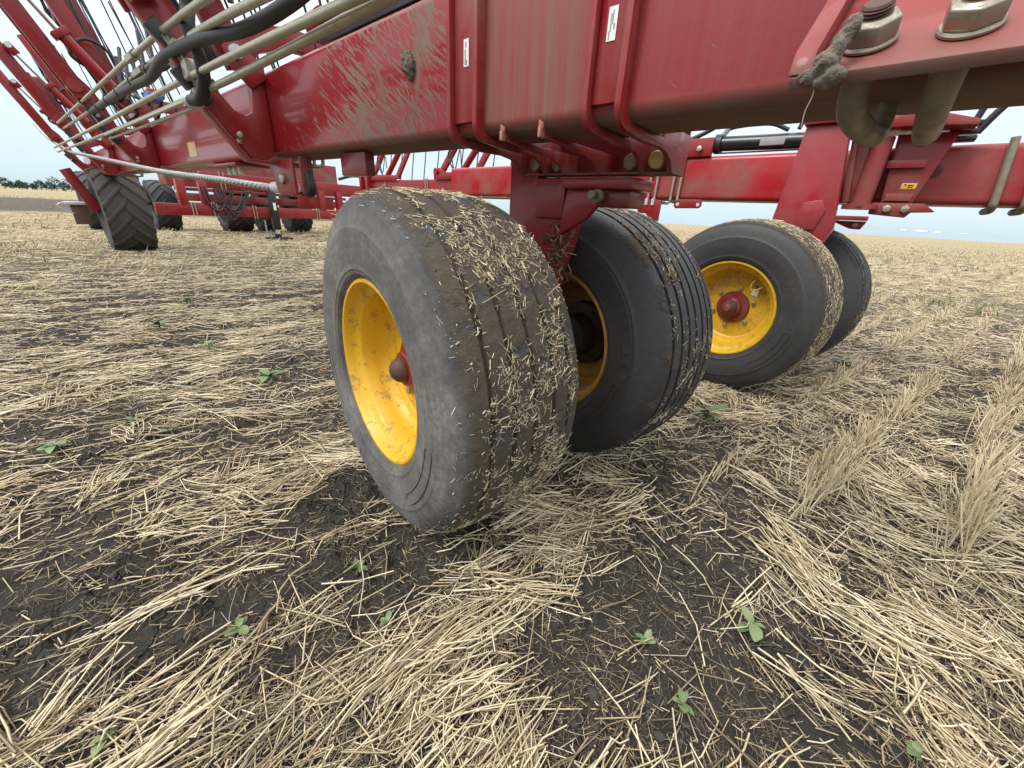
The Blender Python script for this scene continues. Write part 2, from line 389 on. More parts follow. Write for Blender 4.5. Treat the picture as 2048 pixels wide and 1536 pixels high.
# worked-up dark strip on the left, far out
deg = np.degrees(A); strip = np.clip((deg+62)/3, 0, 1)*0+((deg < -22) & (deg > -100))*np.clip((R_-27-3*fbm(deg*.6, R_*.05, 77, 3))/3, 0, 1)*np.clip((66+10*fbm(deg*.4, R_*.03, 78, 3)-R_)/6, 0, 1)
strip = strip.ravel()
farc = np.clip((R_-6)/9, 0, 1).ravel()
def ground_mat():
    m = Mat('soil and stubble', .95, 0, .2); v = m.obj()
    n1 = m.noise(v, 2.5, 5); n2 = m.noise(v, 34, 6, .68); n3 = m.noise(v, 190, 5, .75)
    wv = m.n('ShaderNodeMix', data_type='VECTOR'); m.put(.06, wv.inputs[0]); m.l(v, wv.inputs[4]); nzv = m.n('ShaderNodeTexNoise'); m.l(v, nzv.inputs['Vector']); nzv.inputs['Scale'].default_value = 18; m.l(nzv.outputs['Color'], wv.inputs[5])
    crack = m.vor(wv.outputs[1], 16, 'DISTANCE_TO_EDGE'); crk = m.math('MULTIPLY', m.rng(crack, .0, .05, 1, 0), m.rng(n1, .48, .60)); crumb = m.vor(v, 95)
    soil = m.mix(n2, (.022, .0195, .017), (.078, .068, .058)); soil = m.mix(m.rng(n3, .50, .72, 0, .6), soil, (.125, .108, .09))
    soil = m.mix(m.math('MULTIPLY', crk, .8), soil, (.008, .007, .006))
    # short broken straw ground into the soil surface
    rot = m.obj((1, 1, 1), (0, 0, -ROW))
    mp = m.n('ShaderNodeMapping'); m.l(rot, mp.inputs[0]); mp.inputs['Scale'].default_value = (26, 120, 1)
    fl = m.noise(mp.outputs[0], 1, 3, .6); mp2 = m.n('ShaderNodeMapping'); m.l(rot, mp2.inputs[0]); mp2.inputs['Scale'].default_value = (90, 30, 1)
    fl2 = m.noise(mp2.outputs[0], 1, 3, .6); fl = m.math('MAXIMUM', fl, fl2)
    c = m.attr('cover'); far = m.attr('far')
    thr = m.math('SUBTRACT', .80, m.math('MULTIPLY', c, .22)); ch = m.ramp(m.math('SUBTRACT', fl, thr), .0, .05)
    chaff = m.mix(m.noise(v, 45, 3), (.17, .12, .07), (.46, .35, .20))
    near = m.mix(ch, soil, chaff)
    # far field: streaky rows of standing stubble over dark gaps, patches of green regrowth
    mp3 = m.n('ShaderNodeMapping'); m.l(rot, mp3.inputs[0]); mp3.inputs['Scale'].default_value = (.55, 3.2, 1)
    rw = m.noise(mp3.outputs[0], 1.0, 6, .68); rw2 = m.noise(v, 1.9, 6, .72)
    fs = m.math('ADD', m.math('MULTIPLY', rw, .55), m.math('MULTIPLY', rw2, .45))
    farcol = m.mix(m.ramp(fs, .42, .56), (.085, .068, .048), (.46, .365, .22))
    farcol = m.mix(m.rng(m.noise(v, .16, 4), .45, .68, 0, .45), farcol, (.23, .20, .085))
    col = m.mix(far, near, farcol)
    st = m.attr('strip'); col = m.mix(m.math('MULTIPLY', st, .9), col, m.mix(rw2, (.050, .043, .036), (.105, .09, .072)))
    m.base(col)
    h = m.math('ADD', m.math('MULTIPLY', n2, .8), m.math('MULTIPLY', n3, .5)); h = m.math('SUBTRACT', h, m.math('MULTIPLY', crk, .9)); h = m.math('SUBTRACT', h, m.math('MULTIPLY', crumb, .35)); m.bump(h, 1.0, .022)
    return m.m
g = np_mesh('ground', V, F, ground_mat(), {'cover': cv, 'far': farc, 'strip': strip}, True); g['kind'] = 'structure'

# ------------------------------------------------------------------ straw
m_straw = straw_mat('straw'); m_stub = straw_mat('standing stubble', (.15, .11, .06), (.64, .52, .31))
def straws(name, x, y, ang, L, W, lift, elev=None, bend=None, tone=None, mat=None, seg=2, base=None):
    """many stalks as thin three-sided tubes in one mesh; elev = rise angle, bend = sideways kink"""
    n = len(x); W = np.broadcast_to(W, n); L = np.broadcast_to(L, n); elev = np.zeros(n) if elev is None else elev
    bend = np.zeros(n) if bend is None else bend
    dx, dy = np.cos(ang), np.sin(ang); ce, se = np.cos(elev), np.sin(elev)
    pts = []
    for k in range(seg+1):
        t = k/seg-.5 if base is None else k/seg
        s = (1-(2*k/seg-1)**2)*bend*L
        px = x+dx*ce*L*t-dy*s; py = y+dy*ce*L*t+dx*s
        if base is None: pz = np.maximum(zg(px, py), zg(x, y)-.012)+lift+se*L*t
        else: pz = base+se*L*t-.4*np.abs(s)*0
        pts.append((px, py, pz))
    v = np.zeros((n, seg+1, 3, 3), np.float32); taper = np.linspace(1, .8, seg+1)
    for k, (px, py, pz) in enumerate(pts):
        for c, (a, b) in enumerate(((.5, 0), (-.5, 0), (0, .75))):
            ox = -dy*a*W*taper[k]-dx*se*b*W; oy = dx*a*W*taper[k]-dy*se*b*W; oz = ce*b*W
            v[:, k, c, 0] = px+ox; v[:, k, c, 1] = py+oy; v[:, k, c, 2] = pz+oz
    idx = np.arange(n)[:, None]*(seg+1)*3; f = []
    for k in range(seg):
        for a, b in ((0, 1), (1, 2), (2, 0)):
            f.append(np.concatenate([idx+k*3+a, idx+k*3+b, idx+(k+1)*3+b, idx+(k+1)*3+a], 1))
    tone = rng.random(n) if tone is None else tone
    o = np_mesh(name, v.reshape(-1, 3), np.concatenate(f), mat or m_straw, {'tone': np.repeat(tone, (seg+1)*3)})
    o['kind'] = 'stuff'; return o
def scatter(n, r0, r1, power, half=100):
    n = int(n*1.34); r0 = r0*.7 if r0 < 1 else r0
    """points in front of the camera, thinning out with distance"""
    u = rng.random(n); e = 2-power
    r = (r0**e+u*(r1**e-r0**e))**(1/e); a = np.radians(rng.uniform(-half, half, n)); return r*np.sin(a), r*np.cos(a), r
def straw_dir(x, y, n):
    """prevailing lie of the straw: along the rows on the left, slewed across them on the right"""
    f = (fbm(x*1.5, y*1.5, 51, 3)-.5)*2.2
    right = np.clip((x-.35)/.5, 0, 1)*np.clip((1.9-y)/.8, 0, 1)
    a = ROW-.08+f*.55; a = np.where(rng.random(n) < right*.75, math.radians(-57)+f*.5, a)
    a = a+rng.normal(0, .30, n); rnd = rng.random(n) < .42
    return np.where(rnd, rng.uniform(0, pi, n), a)
def keep(x, y, lo=.05):
    c = cover(x, y); k = rng.random(len(x)) < lo+(1-lo)*c; return k, c
# bundles: fans of long stalks lying side by side
bx, by, br = scatter(1250, .38, 5.5, 1.15); kb, _ = keep(bx, by, .03); bx, by, br = bx[kb], by[kb], br[kb]
X_, Y_, A_, L_, B_ = [], [], [], [], []
ba = straw_dir(bx, by, len(bx))
for q in range(len(bx)):
    k = rng.integers(6, 19); a = ba[q]; Lb = rng.uniform(.07, .25)
    side = np.sort(rng.normal(0, .028, k)); fan = side*rng.uniform(1, 6)+rng.normal(0, .10, k); al = rng.normal(0, .05, k)
    X_.append(bx[q]-math.sin(a)*side+math.cos(a)*al); Y_.append(by[q]+math.cos(a)*side+math.sin(a)*al)
    A_.append(a+fan); L_.append(Lb*rng.uniform(.55, 1.1, k)); B_.append(np.where(rng.random(k) < .2, rng.normal(0, .16, k), rng.normal(0, .03, k)))
x = np.concatenate(X_); y = np.concatenate(Y_); n = len(x)
straws('loose_straw', x, y, np.concatenate(A_), np.concatenate(L_), rng.uniform(.0028, .0066, n), rng.uniform(.002, .030, n), rng.normal(0, .07, n), np.concatenate(B_), np.clip(rng.normal(.70, .18, n)+np.repeat(rng.normal(0, .10, len(X_)), [len(q) for q in X_]), 0, 1), seg=3)
# single stalks
x, y, r = scatter(58000, .36, 18, 1.25); k, c = keep(x, y, .06); k = k | ((r > 1.6) & (rng.random(len(x)) < .22)); x, y, r = x[k], y[k], r[k]; n = len(x)
wd = rng.uniform(.0022, .0056, n)*(1+np.clip(r-2.5, 0, 20)*.11)
straws('loose_straw', x, y, straw_dir(x, y, n), rng.gamma(2.4, .040, n)+.02+.010*r, wd, rng.uniform(.001, .022, n), rng.normal(0, .08, n), np.where(rng.random(n) < .25, rng.normal(0, .20, n), rng.normal(0, .05, n)), np.clip(rng.normal(.56, .28, n), 0, 1))
# short chaff and leaf scraps
x, y, r = scatter(150000, .33, 9, 1.4); k, c = keep(x, y, .10); k = k | ((r > 1.5) & (rng.random(len(x)) < .35)); x, y, r = x[k], y[k], r[k]; n = len(x)
straws('straw_chaff', x, y, rng.uniform(0, pi, n), rng.gamma(2, .0085, n)+.006+.004*r, rng.uniform(.0010, .0040, n)*(1+np.clip(r-1.5, 0, 20)*.2), rng.uniform(.0, .008, n), rng.normal(0, .15, n), None, np.clip(rng.normal(.42, .27, n), 0, 1), seg=1)
# fine curled roots and fibres
x, y, r = scatter(16000, .33, 4, 1.3); n = len(x)
straws('root_fibres', x, y, rng.uniform(0, 2*pi, n), rng.gamma(2, .018, n)+.01, rng.uniform(.0008, .0016, n), rng.uniform(.001, .012, n), rng.normal(0, .2, n), rng.normal(0, .35, n), np.clip(rng.normal(.22, .18, n), 0, 1), seg=3)
# standing and leaning stubble in rows, thicker to the right and far away
x, y, r = scatter(170000, 1.9, 75, 1.36); e_ = rng.uniform(.95, 9, 26000); a_ = rng.uniform(math.radians(20), math.radians(74), 26000); x = np.append(x, e_*np.sin(a_)*1.1); y = np.append(y, e_*np.cos(a_)*1.1); r = np.hypot(x, y)
rr, qq = rq(x, y); P = .40; qs = np.round((qq-.23)/P)*P+.23+rng.normal(0, .024, len(x))*(1+r*.03)
x = rr*RX-qs*RY; y = rr*RY+qs*RX
dens = np.clip(fbm(rr*1.5, qs*2.4, 61, 3)*4.2-1.75, 0, 1)*np.clip(.10+1.1*vn(rr*.3, qs*.45, 66), .08, .8)
zone = np.where(x > .8, np.clip((r-1.55)/.6, 0, 1), np.clip((r-5.5)/3.5, 0, 1)*np.where(x < -4, 1, .9))
under = (np.abs(x-.9) < 2.0) & (y < 4.2)                     # rolled flat under the wheels
stp = (np.degrees(np.arctan2(x, y)) < -22) & (r > 26) & (r < 68); k = (rng.random(len(x)) < dens*zone) & ~(under & ((x < 1.15) | (y > 1.15+.95*(x-.75)))) & ~stp; x, y, r = x[k], y[k], r[k]; n = len(x)
az = rng.normal(ROW+.1, .55, n)+pi*(rng.random(n) < .15); hgt = rng.uniform(.06, .18, n)
straws('standing_stubble', x, y, az, hgt, rng.uniform(.0035, .006, n)*(1+np.clip(r-2.5, 0, 60)*.16), 0, np.clip(rng.normal(.72, .32, n), .12, 1.4), rng.normal(0, .04, n), np.clip(rng.normal(.62, .2, n), 0, 1), m_stub, seg=1, base=zg(x, y)-.01)
# soil crumbs
x, y, r = scatter(26000, .33, 4.5, 1.3); cl = fbm(x*4, y*4, 71, 3); kk = rng.random(len(x)) < np.clip((cl-.36)*4, .1, 1); x, y, r = x[kk], y[kk], r[kk]; n = len(x); s = np.minimum(rng.gamma(1.1, .0020, n)+.0012, .011)
ico = bmesh.new(); bmesh.ops.create_icosphere(ico, subdivisions=1, radius=1); iv = np.array([v.co for v in ico.verts]); ifc = np.array([[v.index for v in f.verts] for f in ico.faces]); ico.free()
v = iv[None]*(s[:, None, None])*(1+rng.normal(0, .30, (n, len(iv), 1)))*rng.uniform(.6, 1.3, (n, 1, 3)); v[..., 2] *= .7
v += np.stack([x, y, zg(x, y)+s*.25], -1)[:, None]
m_crumb = plain('soil crumbs', (.045, .038, .032), .95, var=.4, scale=60, bump=.6)
o = np_mesh('soil_crumbs', v.reshape(-1, 3), (np.arange(n)[:, None, None]*len(iv)+ifc[None]).reshape(-1, 3), m_crumb, None, False); o['kind'] = 'stuff'

# ------------------------------------------------------------------ the seed drill's own frame: u along the toolbar (to the far left), n away from us, z up
HD = -0.86373                                                # heading of the toolbar
BU = Vector((math.sin(HD), math.cos(HD), 0)); BN = Vector((math.cos(HD), -math.sin(HD), 0))
U0, N0 = .97, 1.155
LROT = math.atan2(-BU.y, -BU.x)
def Wd(u, n, z): return BU*u+BN*n+Vector((0, 0, z))
def M(u, n, z):
    """machine coordinates -> drill local; the front toolbar rises slightly towards its far end"""
    return Vector((-(u-U0), n-N0, z+(.007*(u-1) if n < 1.7 else 0)))
drill = empty('seed_drill', Wd(U0, N0, 0), LROT)
tag(drill, 'huge red folded seed drill with mud splashed toolbar and yellow wheels, filling the upper picture', 'seed drill')
def pbox(name, par, mat, u, n, z, bv=.004):
    """box from ranges in machine coordinates"""
    c = [M(a, b, d) for a in u for b in n for d in z]; bm = bmesh.new(); vs_ = [bm.verts.new(p) for p in c]
    for f in ((0, 1, 3, 2), (4, 6, 7, 5), (0, 4, 5, 1), (2, 3, 7, 6), (0, 2, 6, 4), (1, 5, 7, 3)): bm.faces.new([vs_[q] for q in f])
    bmesh.ops.recalc_face_normals(bm, faces=bm.faces); bev(bm, bv); return bm_obj(name, bm, mat, par, 35)
def pplate(name, par, mat, poly, u0, u1, bv=.003):
    """plate in the n-z plane, thickness along u"""
    d = M(u1, 0, 0)-M(u0, 0, 0); d.z = 0
    bm = bm_prism([M(u0, a, b) for a, b in poly], d); bev(bm, bv, 50); return bm_obj(name, bm, mat, par, 35)
def pface(name, par, mat, poly, n0, n1, bv=.003):
    """plate in the u-z plane, thickness along n"""
    bm = bm_prism([M(a, n0, b) for a, b in poly], M(0, n1, 0)-M(0, n0, 0)); bev(bm, bv, 50); return bm_obj(name, bm, mat, par, 35)
def ptube(name, par, mat, pts, r, n=0, seg=10):
    P = [M(*p) for p in pts]; P = smooth_path(P, n) if n else P
    return bm_obj(name, bm_tube(P, r, seg), mat, par, 40)
def rod(name, par, mat, a, b, r, seg=14): return ptube(name, par, mat, [a, b], r, 0, seg)
def bar(name, par, mat, a, b, w, t, side=(1, 0, 0), bv=.004):
    """rectangular bar from a to b; t = thickness along the side direction, w across"""
    A_, B_ = M(*a), M(*b); d = (B_-A_).normalized(); s = Vector(side); s = (s-d*s.dot(d)).normalized(); c = d.cross(s)
    bm = bm_prism([A_+s*t/2+c*w/2, A_-s*t/2+c*w/2, A_-s*t/2-c*w/2, A_+s*t/2-c*w/2], B_-A_); bev(bm, bv); return bm_obj(name, bm, mat, par, 35)
def arc(cx, cz, r, a0, a1, n=6): return [(cx+r*math.cos(math.radians(a0+(a1-a0)*k/n)), cz+r*math.sin(math.radians(a0+(a1-a0)*k/n))) for k in range(n+1)]
def rrect(n0, n1, z0, z1, r, k=6):
    return arc(n1-r, z1-r, r, 0, 90, k)+arc(n0+r, z1-r, r, 90, 180, k)+arc(n0+r, z0+r, r, 180, 270, k)+arc(n1-r, z0+r, r, 270, 360, k)
def tubebeam(name, par, mat, u0, u1, n0, n1, z0, z1, r=.03, step=.5):
    prof = rrect(n0, n1, z0, z1, r); bm = bmesh.new(); us = np.linspace(u0, u1, max(2, int(abs(u1-u0)/step)))
    R = [[bm.verts.new(M(u, a, b)) for a, b in prof] for u in us]
    for A_, B_ in zip(R, R[1:]):
        for q in range(len(prof)): bm.faces.new((A_[q], A_[(q+1) % len(prof)], B_[(q+1) % len(prof)], B_[q]))
    bm.faces.new(R[0]); bm.faces.new(R[-1][::-1]); return bm_obj(name, bm, mat, par, 50)
def bolt(name, par, mat, p, axis, r, h, hexa=True):
    """bolt head / nut standing on p along axis (machine axes)"""
    bm = bm_hex(r, h) if hexa else bm_lathe([(0, 0), (0, r), (h*.8, r), (h, r*.8), (h, 0)], 20)
    bev(bm, r*.12, 40, 2)
    d = M(*(np.array(p)+np.array(axis)))-M(*p); q = d.to_track_quat('X', 'Z').to_matrix().to_4x4(); q.translation = M(*p)
    bmesh.ops.transform(bm, matrix=q, verts=bm.verts); return bm_obj(name, bm, mat, par, 35)

# ---- front toolbar
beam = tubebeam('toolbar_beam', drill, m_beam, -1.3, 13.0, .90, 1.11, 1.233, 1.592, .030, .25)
NP, NZ = .868, 1.206
def bracket_profile(np_=NP, back=1.30):
    p = [(.898, 1.66), (np_, 1.66), (np_, 1.262)]+arc(np_+.045, NZ+.052, .045, 190, 262, 5)
    p += [(1.00, NZ), (1.10, NZ+.002)]+[(1.15, NZ-.004), (1.185, NZ-.02), (1.207, NZ-.045)]+[(1.212, 1.158), (back, 1.158), (back, 1.262), (1.13, 1.262), (1.115, 1.230), (.94, 1.2315), (.903, 1.268)]
    return p
for u in (1.036, .927, .571, .487):
    pplate('bracket_plate', drill, m_redl, bracket_profile(), u, u+.016, .003)
for u in (.856, .722):                                       # thin ribs welded under the tube
    pplate('bracket_rib', drill, m_redl, [(.918, 1.236), (.93, 1.214), (1.02, 1.205), (1.12, 1.20), (1.17, 1.19), (1.2, 1.17), (1.206, 1.158), (1.30, 1.158), (1.30, 1.222), (.94, 1.222)], u, u+.008, .002)
    bm = bmesh.new(); bmesh.ops.create_uvsphere(bm, u_segments=12, v_segments=8, radius=.010)
    for v_ in bm.verts: v_.co = Vector((v_.co.x*.9, v_.co.y*.55, v_.co.z*1.6))*(1+.25*math.sin(v_.index*2.3))
    bmesh.ops.translate(bm, verts=bm.verts, vec=M(u+.004, .908, 1.243)); bm_obj('weld_bead', bm, m_weld, drill, 60)
    pbox('rib_tip', drill, m_weld, (u-.001, u+.009), (.899, .918), (1.213, 1.236), .002)
pads = [(.944, 1.0355), (.504, .5705)]
for a, b in pads:
    pbox('filler_pad', drill, m_redl, (a, b), (.886, .901), (1.262, 1.655), .002)
pbox('bracket_floor', drill, m_redl, (.489, 1.05), (1.214, 1.286), (1.1585, 1.164), .001)
pbox('bracket_back', drill, m_reddk, (.489, 1.05), (1.288, 1.299), (1.161, 1.30), .002)
bolt('clamp_pin', drill, m_tan, (.537, 1.225, 1.194), (0, -1, 0), .0235, .03, False)
for u, z in ((.992, 1.195), (.895, 1.192), (.625, 1.192)):
    bolt('clamp_bolt', drill, m_bar, (u, 1.245, z), (0, -1, 0), .024, .028)
def sticker(name, uc, zc, w, h, n, mat, skew=.1, rows=()):
    s = bm_obj(name, bm_prism([M(uc+w/2, n, zc-h/2), M(uc-w/2, n, zc-h/2+skew*w), M(uc-w/2, n, zc+h/2+skew*w), M(uc+w/2, n, zc+h/2)], M(0, n-.0012, 0)-M(0, n, 0)), mat, drill)
    for a, b, c, d in rows:                                  # grey print
        bm_obj('print', bm_prism([M(uc+w*(.5-a), n-.0016, zc+h*(b-.5)), M(uc+w*(.5-c), n-.0016, zc+h*(b-.5)+skew*w*.2), M(uc+w*(.5-c), n-.0016, zc+h*(d-.5)), M(uc+w*(.5-a), n-.0016, zc+h*(d-.5))], M(0, n-.0021, 0)-M(0, n-.0016, 0)), m_grey, s)
sticker('white_sticker', .985, 1.421, .020, .060, .8855, m_white, 0, ((.22, .08, .42, .62), (.5, .05, .7, .25), (.34, .7, .55, .9)))
sticker('white_sticker', .540, 1.398, .021, .056, .8855, m_white, 0, ((.3, .30, .42, .8), (.5, .5, .58, .9), (.2, .05, .3, .3), (.68, .34, .8, .5)))
sticker('tan_sticker', 5.05-.95, 1.335, .22, .095, .8995, m_tan, 0)

# ---- nut plate with two big nuts at the right end
NB = .80
CT, ST = math.cos(math.radians(51)), math.sin(math.radians(51))     # the plate leans back: its normal points up and towards us
def tp(sl, off): return (.690+sl*ST-off*CT, 1.2155+sl*CT+off*ST)
pplate('clamp_plate', drill, m_clamp, [tp(0, -.002), tp(.262, -.002), tp(.250, -.018), tp(0, -.018)], -.22, .150, .003)
pplate('clamp_flange', drill, m_clamp, [tp(.0, -.001), tp(.02, .014), tp(.285, .020), tp(.262, -.003), tp(.001, -.0035)], .127, .151, .004)
for k, (u, sl, tw) in enumerate(((.082, .052, .35), (-.004, .052, .12))):
    def stand(bm, off):
        nd, zd = tp(sl, -.002+off); d = Vector((0, -CT, ST))
        q = d.to_track_quat('X', 'Z').to_matrix().to_4x4() @ Matrix.Rotation(tw, 4, 'X'); q.translation = M(u, nd, zd); bmesh.ops.transform(bm, matrix=q, verts=bm.verts); return bm
    nut = bm_hex(.0266, .021); bev(nut, .003, 40, 3); no_ = bm_obj('hex_nut', stand(nut, .005), m_nut, drill, 30)
    bm_obj('nut_flange', stand(bm_lathe([(0, 0), (0, .0268), (.0025, .0272), (.005, .0255), (.006, 0)], 40), .0005), m_nut, no_, 40)
    bm_obj('nut_chamfer', stand(bm_lathe([(0, 0), (0, .0215), (.0025, .0185), (.0025, 0)], 32), .0258), m_nut, no_, 30)
    prof = [(0, 0)]+[(0, .0145)]; xx = 0
    while xx < .0095: prof += [(xx+.001, .0160), (xx+.0025, .0138)]; xx += .0035
    prof += [(xx, .0150), (xx+.0025, .0130), (xx+.0025, 0)]
    bm_obj('bolt_thread', stand(bm_lathe(prof, 28), .0275), m_rust, no_, 50)
# the U bolt legs run back under the tube and turn up behind it
for u, du in ((.083, -.026), (-.002, -.004)):
    P = [(u, .738, 1.240), (u, .752, 1.216), (u, .775, 1.194), (u+du*.15, .82, 1.184), (u+du*.6, .89, 1.180), (u+du, .945, 1.181), (u+du, .975, 1.190), (u+du, .985, 1.215), (u+du, .985, 1.236)]
    ptube('u_bolt', drill, m_bar, P, .0165, 5, 14)

# ---- caster leg under the front bracket
def caster(par, leg_poly, n0, n1, mat): return pface('caster_leg', par, mat, leg_poly, n0, n1, .006)
leg = caster(drill, [(1.115, 1.255), (.98, 1.255), (.98, 1.152), (.80, 1.152), (.80, 1.06), (.825, .93), (.855, .85), (.90, .62), (.94, .47), (1.09, .47), (1.118, .62), (1.112, .85)], 1.226, 1.286, m_leg)
pbox('leg_patch', leg, m_leg, (.845, .975), (1.208, 1.227), (1.022, 1.15), .012)
rod('stub_axle', leg, m_drum, (.975, .95, .55), (.905, 1.40, .55), .045)
fork = pbox('pivot_arm', drill, m_leg, (.580, .83), (1.165, 1.32), (1.116, 1.148), .005)
pface('pivot_gusset', fork, m_leg, [(.83, 1.115), (.67, 1.115), (.745, 1.03), (.85, .97)], 1.20, 1.225, .003)
pbox('pivot_block', fork, m_reddk, (.597, .72), (1.20, 1.31), (1.066, 1.115), .008)
rod('pivot_pin', fork, m_bar, (.708, 1.19, 1.098), (.70, 1.14, 1.098), .011)
bolt('pivot_nut', fork, m_bar, (.70, 1.20, 1.098), (0, -1, 0), .022, .022)

# ---- wheels
R, WD = .55, .43
def tread_r(t): return .5495-.018*(abs(t-.215)/.17)**2.8
def tyre_prof(groove=.017, grooves=(.088, .150), gw=.0075):
    half = [(.045, .288), (.030, .296), (.020, .304), (.0165, .3055), (.0155, .309), (.012, .3095), (.0105, .314), (.008, .3145), (.006, .32), (.0042, .327), (.0025, .3285), (.0025, .3315), (.003, .333), (.000, .348), (-.005, .38), (-.006, .412), (-.0035, .438), (-.0035, .4405), (-.0015, .4425), (.002, .455), (.009, .480), (.019, .504), (.031, .521)]
    tread = [(.045, tread_r(.045)), (.055, tread_r(.055))]
    for g_ in grooves: tread += [(g_-gw, tread_r(g_-gw)), (g_-gw*.6, tread_r(g_)-groove), (g_+gw*.6, tread_r(g_)-groove), (g_+gw, tread_r(g_+gw))]
    g_ = .215; tread += [(g_-gw, tread_r(g_-gw)), (g_-gw*.6, tread_r(g_)-groove)]
    left = half+tread
    return left+[(WD-a, b) for a, b in reversed(left)]
RIM = [(.034, .303), (.024, .3035), (.019, .298), (.019, .290), (.026, .284), (.045, .279), (.056, .272), (.064, .258), (.075, .250), (.12, .246), (.150, .240), (.165, .226), (.168, .212), (.176, .200),
       (.172, .150), (.168, .09), (.168, .05), (.168, 0)]
RIMB = [(.178, 0), (.178, .09), (.186, .20), (.182, .222), (.21, .243), (.33, .252), (.365, .262), (.38, .279), (.404, .284), (.411, .290), (.411, .298), (.406, .3035), (.396, .303)]
m_tyre = [tyre_mat('front tyre rubber', .72, .80, side=.74), tyre_mat('clean tyre rubber', .26, .07), tyre_mat('rear tyre rubber', .85, .10), tyre_mat('hidden tyre rubber', .25, .10)]
m_rim = [yellow_mat('bright yellow rim', .42, (.66, .37, .010)), yellow_mat('grimy shaded yellow rim', .9, (.34, .16, .008)), yellow_mat('yellow rim', .45, (.58, .335, .010)), yellow_mat('shaded yellow rim', .6, (.4, .19, .008))]  # second and fourth rims: darker yellow, shade of the inner faces put into the colour
def chaff_on(par, n, seed, lo=.075, hi=.355, th0=0, th1=2*pi, rad=.541, spread=.5, big=.03):
    g_ = np.random.default_rng(seed); t = g_.uniform(lo, hi, n); a = g_.uniform(th0, th1, n)
    dn = fbm(a*6+seed, t*14, seed, 3); dn = dn+.09*np.cos((t-.088)/.0635*2*pi); k = g_.random(n) < np.clip(dn*4.2-1.5+spread, 0, 1); t, a = t[k], a[k]; n = len(t)
    L = g_.gamma(1.3, .0070, n)+.003; L = np.where(g_.random(n) < big, L*2.6+.01, L); W_ = g_.gamma(2, .00048, n)+.0007
    phi = g_.uniform(0, pi, n); up_ = g_.uniform(-.0004, .0014, n); tip = g_.uniform(-.10, .08, n)*L; tip = np.where(g_.random(n) < .012, L*.6, tip)
    rr_ = .5495-.018*(np.abs(t-.215)/.17)**2.8+up_-.0006
    rr_ = np.where(t < .045, .5315-(.045-t)*1.0, rr_); rr_ = np.where(t > .385, .5315-(t-.385)*1.0, rr_)
    def P(ds, dt, h):
        aa = a+ds/R; tt = t+dt; r_ = rr_+h; return np.stack([tt, r_*np.sin(aa), r_*np.cos(aa)], -1)
    c, s = np.cos(phi), np.sin(phi); e = []
    for en, h in ((-.5, 0), (.5, tip)):
        for o_, hh in ((.5, 0), (-.5, 0), (0, .8)): e.append(P(c*L*en-s*W_*o_, s*L*en+c*W_*o_, h+hh*W_))
    v = np.stack(e, 1); idx = np.arange(n)[:, None]*6
    f = np.concatenate([np.concatenate([idx+q for q in w_], 1) for w_ in ((0, 1, 4, 3), (1, 2, 5, 4), (2, 0, 3, 5))])
    o = np_mesh('straw_coating', v.reshape(-1, 3), f, m_straw, {'tone': np.repeat(np.clip(g_.normal(.56, .27, n), 0, 1), 6)}); o['kind'] = 'stuff'; o.parent = par; return o
def letters(tyre, a0, a1, r0, r1, xface, mat, txt):
    """raised pad on the sidewall with worn raised lettering"""
    k = 22; ring = []
    for q in range(k+1): ring.append((r1, a0+(a1-a0)*q/k))
    rc = (r0+r1)/2; hw = (r1-r0)/2
    for q in range(1, 8): b = pi*q/8; ring.append((rc+hw*math.cos(b), a1+hw*math.sin(b)/rc))
    for q in range(k+1): ring.append((r0, a1+(a0-a1)*q/k))
    for q in range(1, 8): b = pi*q/8; ring.append((rc-hw*math.cos(b), a0-hw*math.sin(b)/rc))
    for q, ch in enumerate(txt):
        cu = bpy.data.curves.new('letter', 'FONT'); cu.body = ch; cu.size = hw*1.5; cu.extrude = .0012; cu.align_x = 'CENTER'; cu.resolution_u = 2
        to = bpy.data.objects.new('t', cu); COL.objects.link(to); me = bpy.data.meshes.new_from_object(to.evaluated_get(bpy.context.evaluated_depsgraph_get())); bpy.data.objects.remove(to)
        a = a0+(a1-a0)*(q+.5)/len(txt); er = Vector((0, math.sin(a), math.cos(a))); et = Vector((0, math.cos(a), -math.sin(a))); ex = Vector((1, 0, 0)) if xface(r0) > .2 else Vector((-1, 0, 0))
        c_ = Vector((xface(rc), 0, 0))+er*(rc-hw*.5)
        for v_ in me.vertices: v_.co = c_+et*v_.co.x*(1 if ex.x > 0 else -1)+er*v_.co.y+ex*(v_.co.z+.0004)
        me.materials.clear(); me.materials.append(mat); lo = bpy.data.objects.new('letter', me); COL.objects.link(lo); lo.parent = tyre
    P = [Vector((xface(r), r*math.sin(a), r*math.cos(a))) for r, a in ring]
    return bm_obj('sidewall_ridge', bm_tube(P+[P[0]], .0022, 6), mat, tyre, 60)
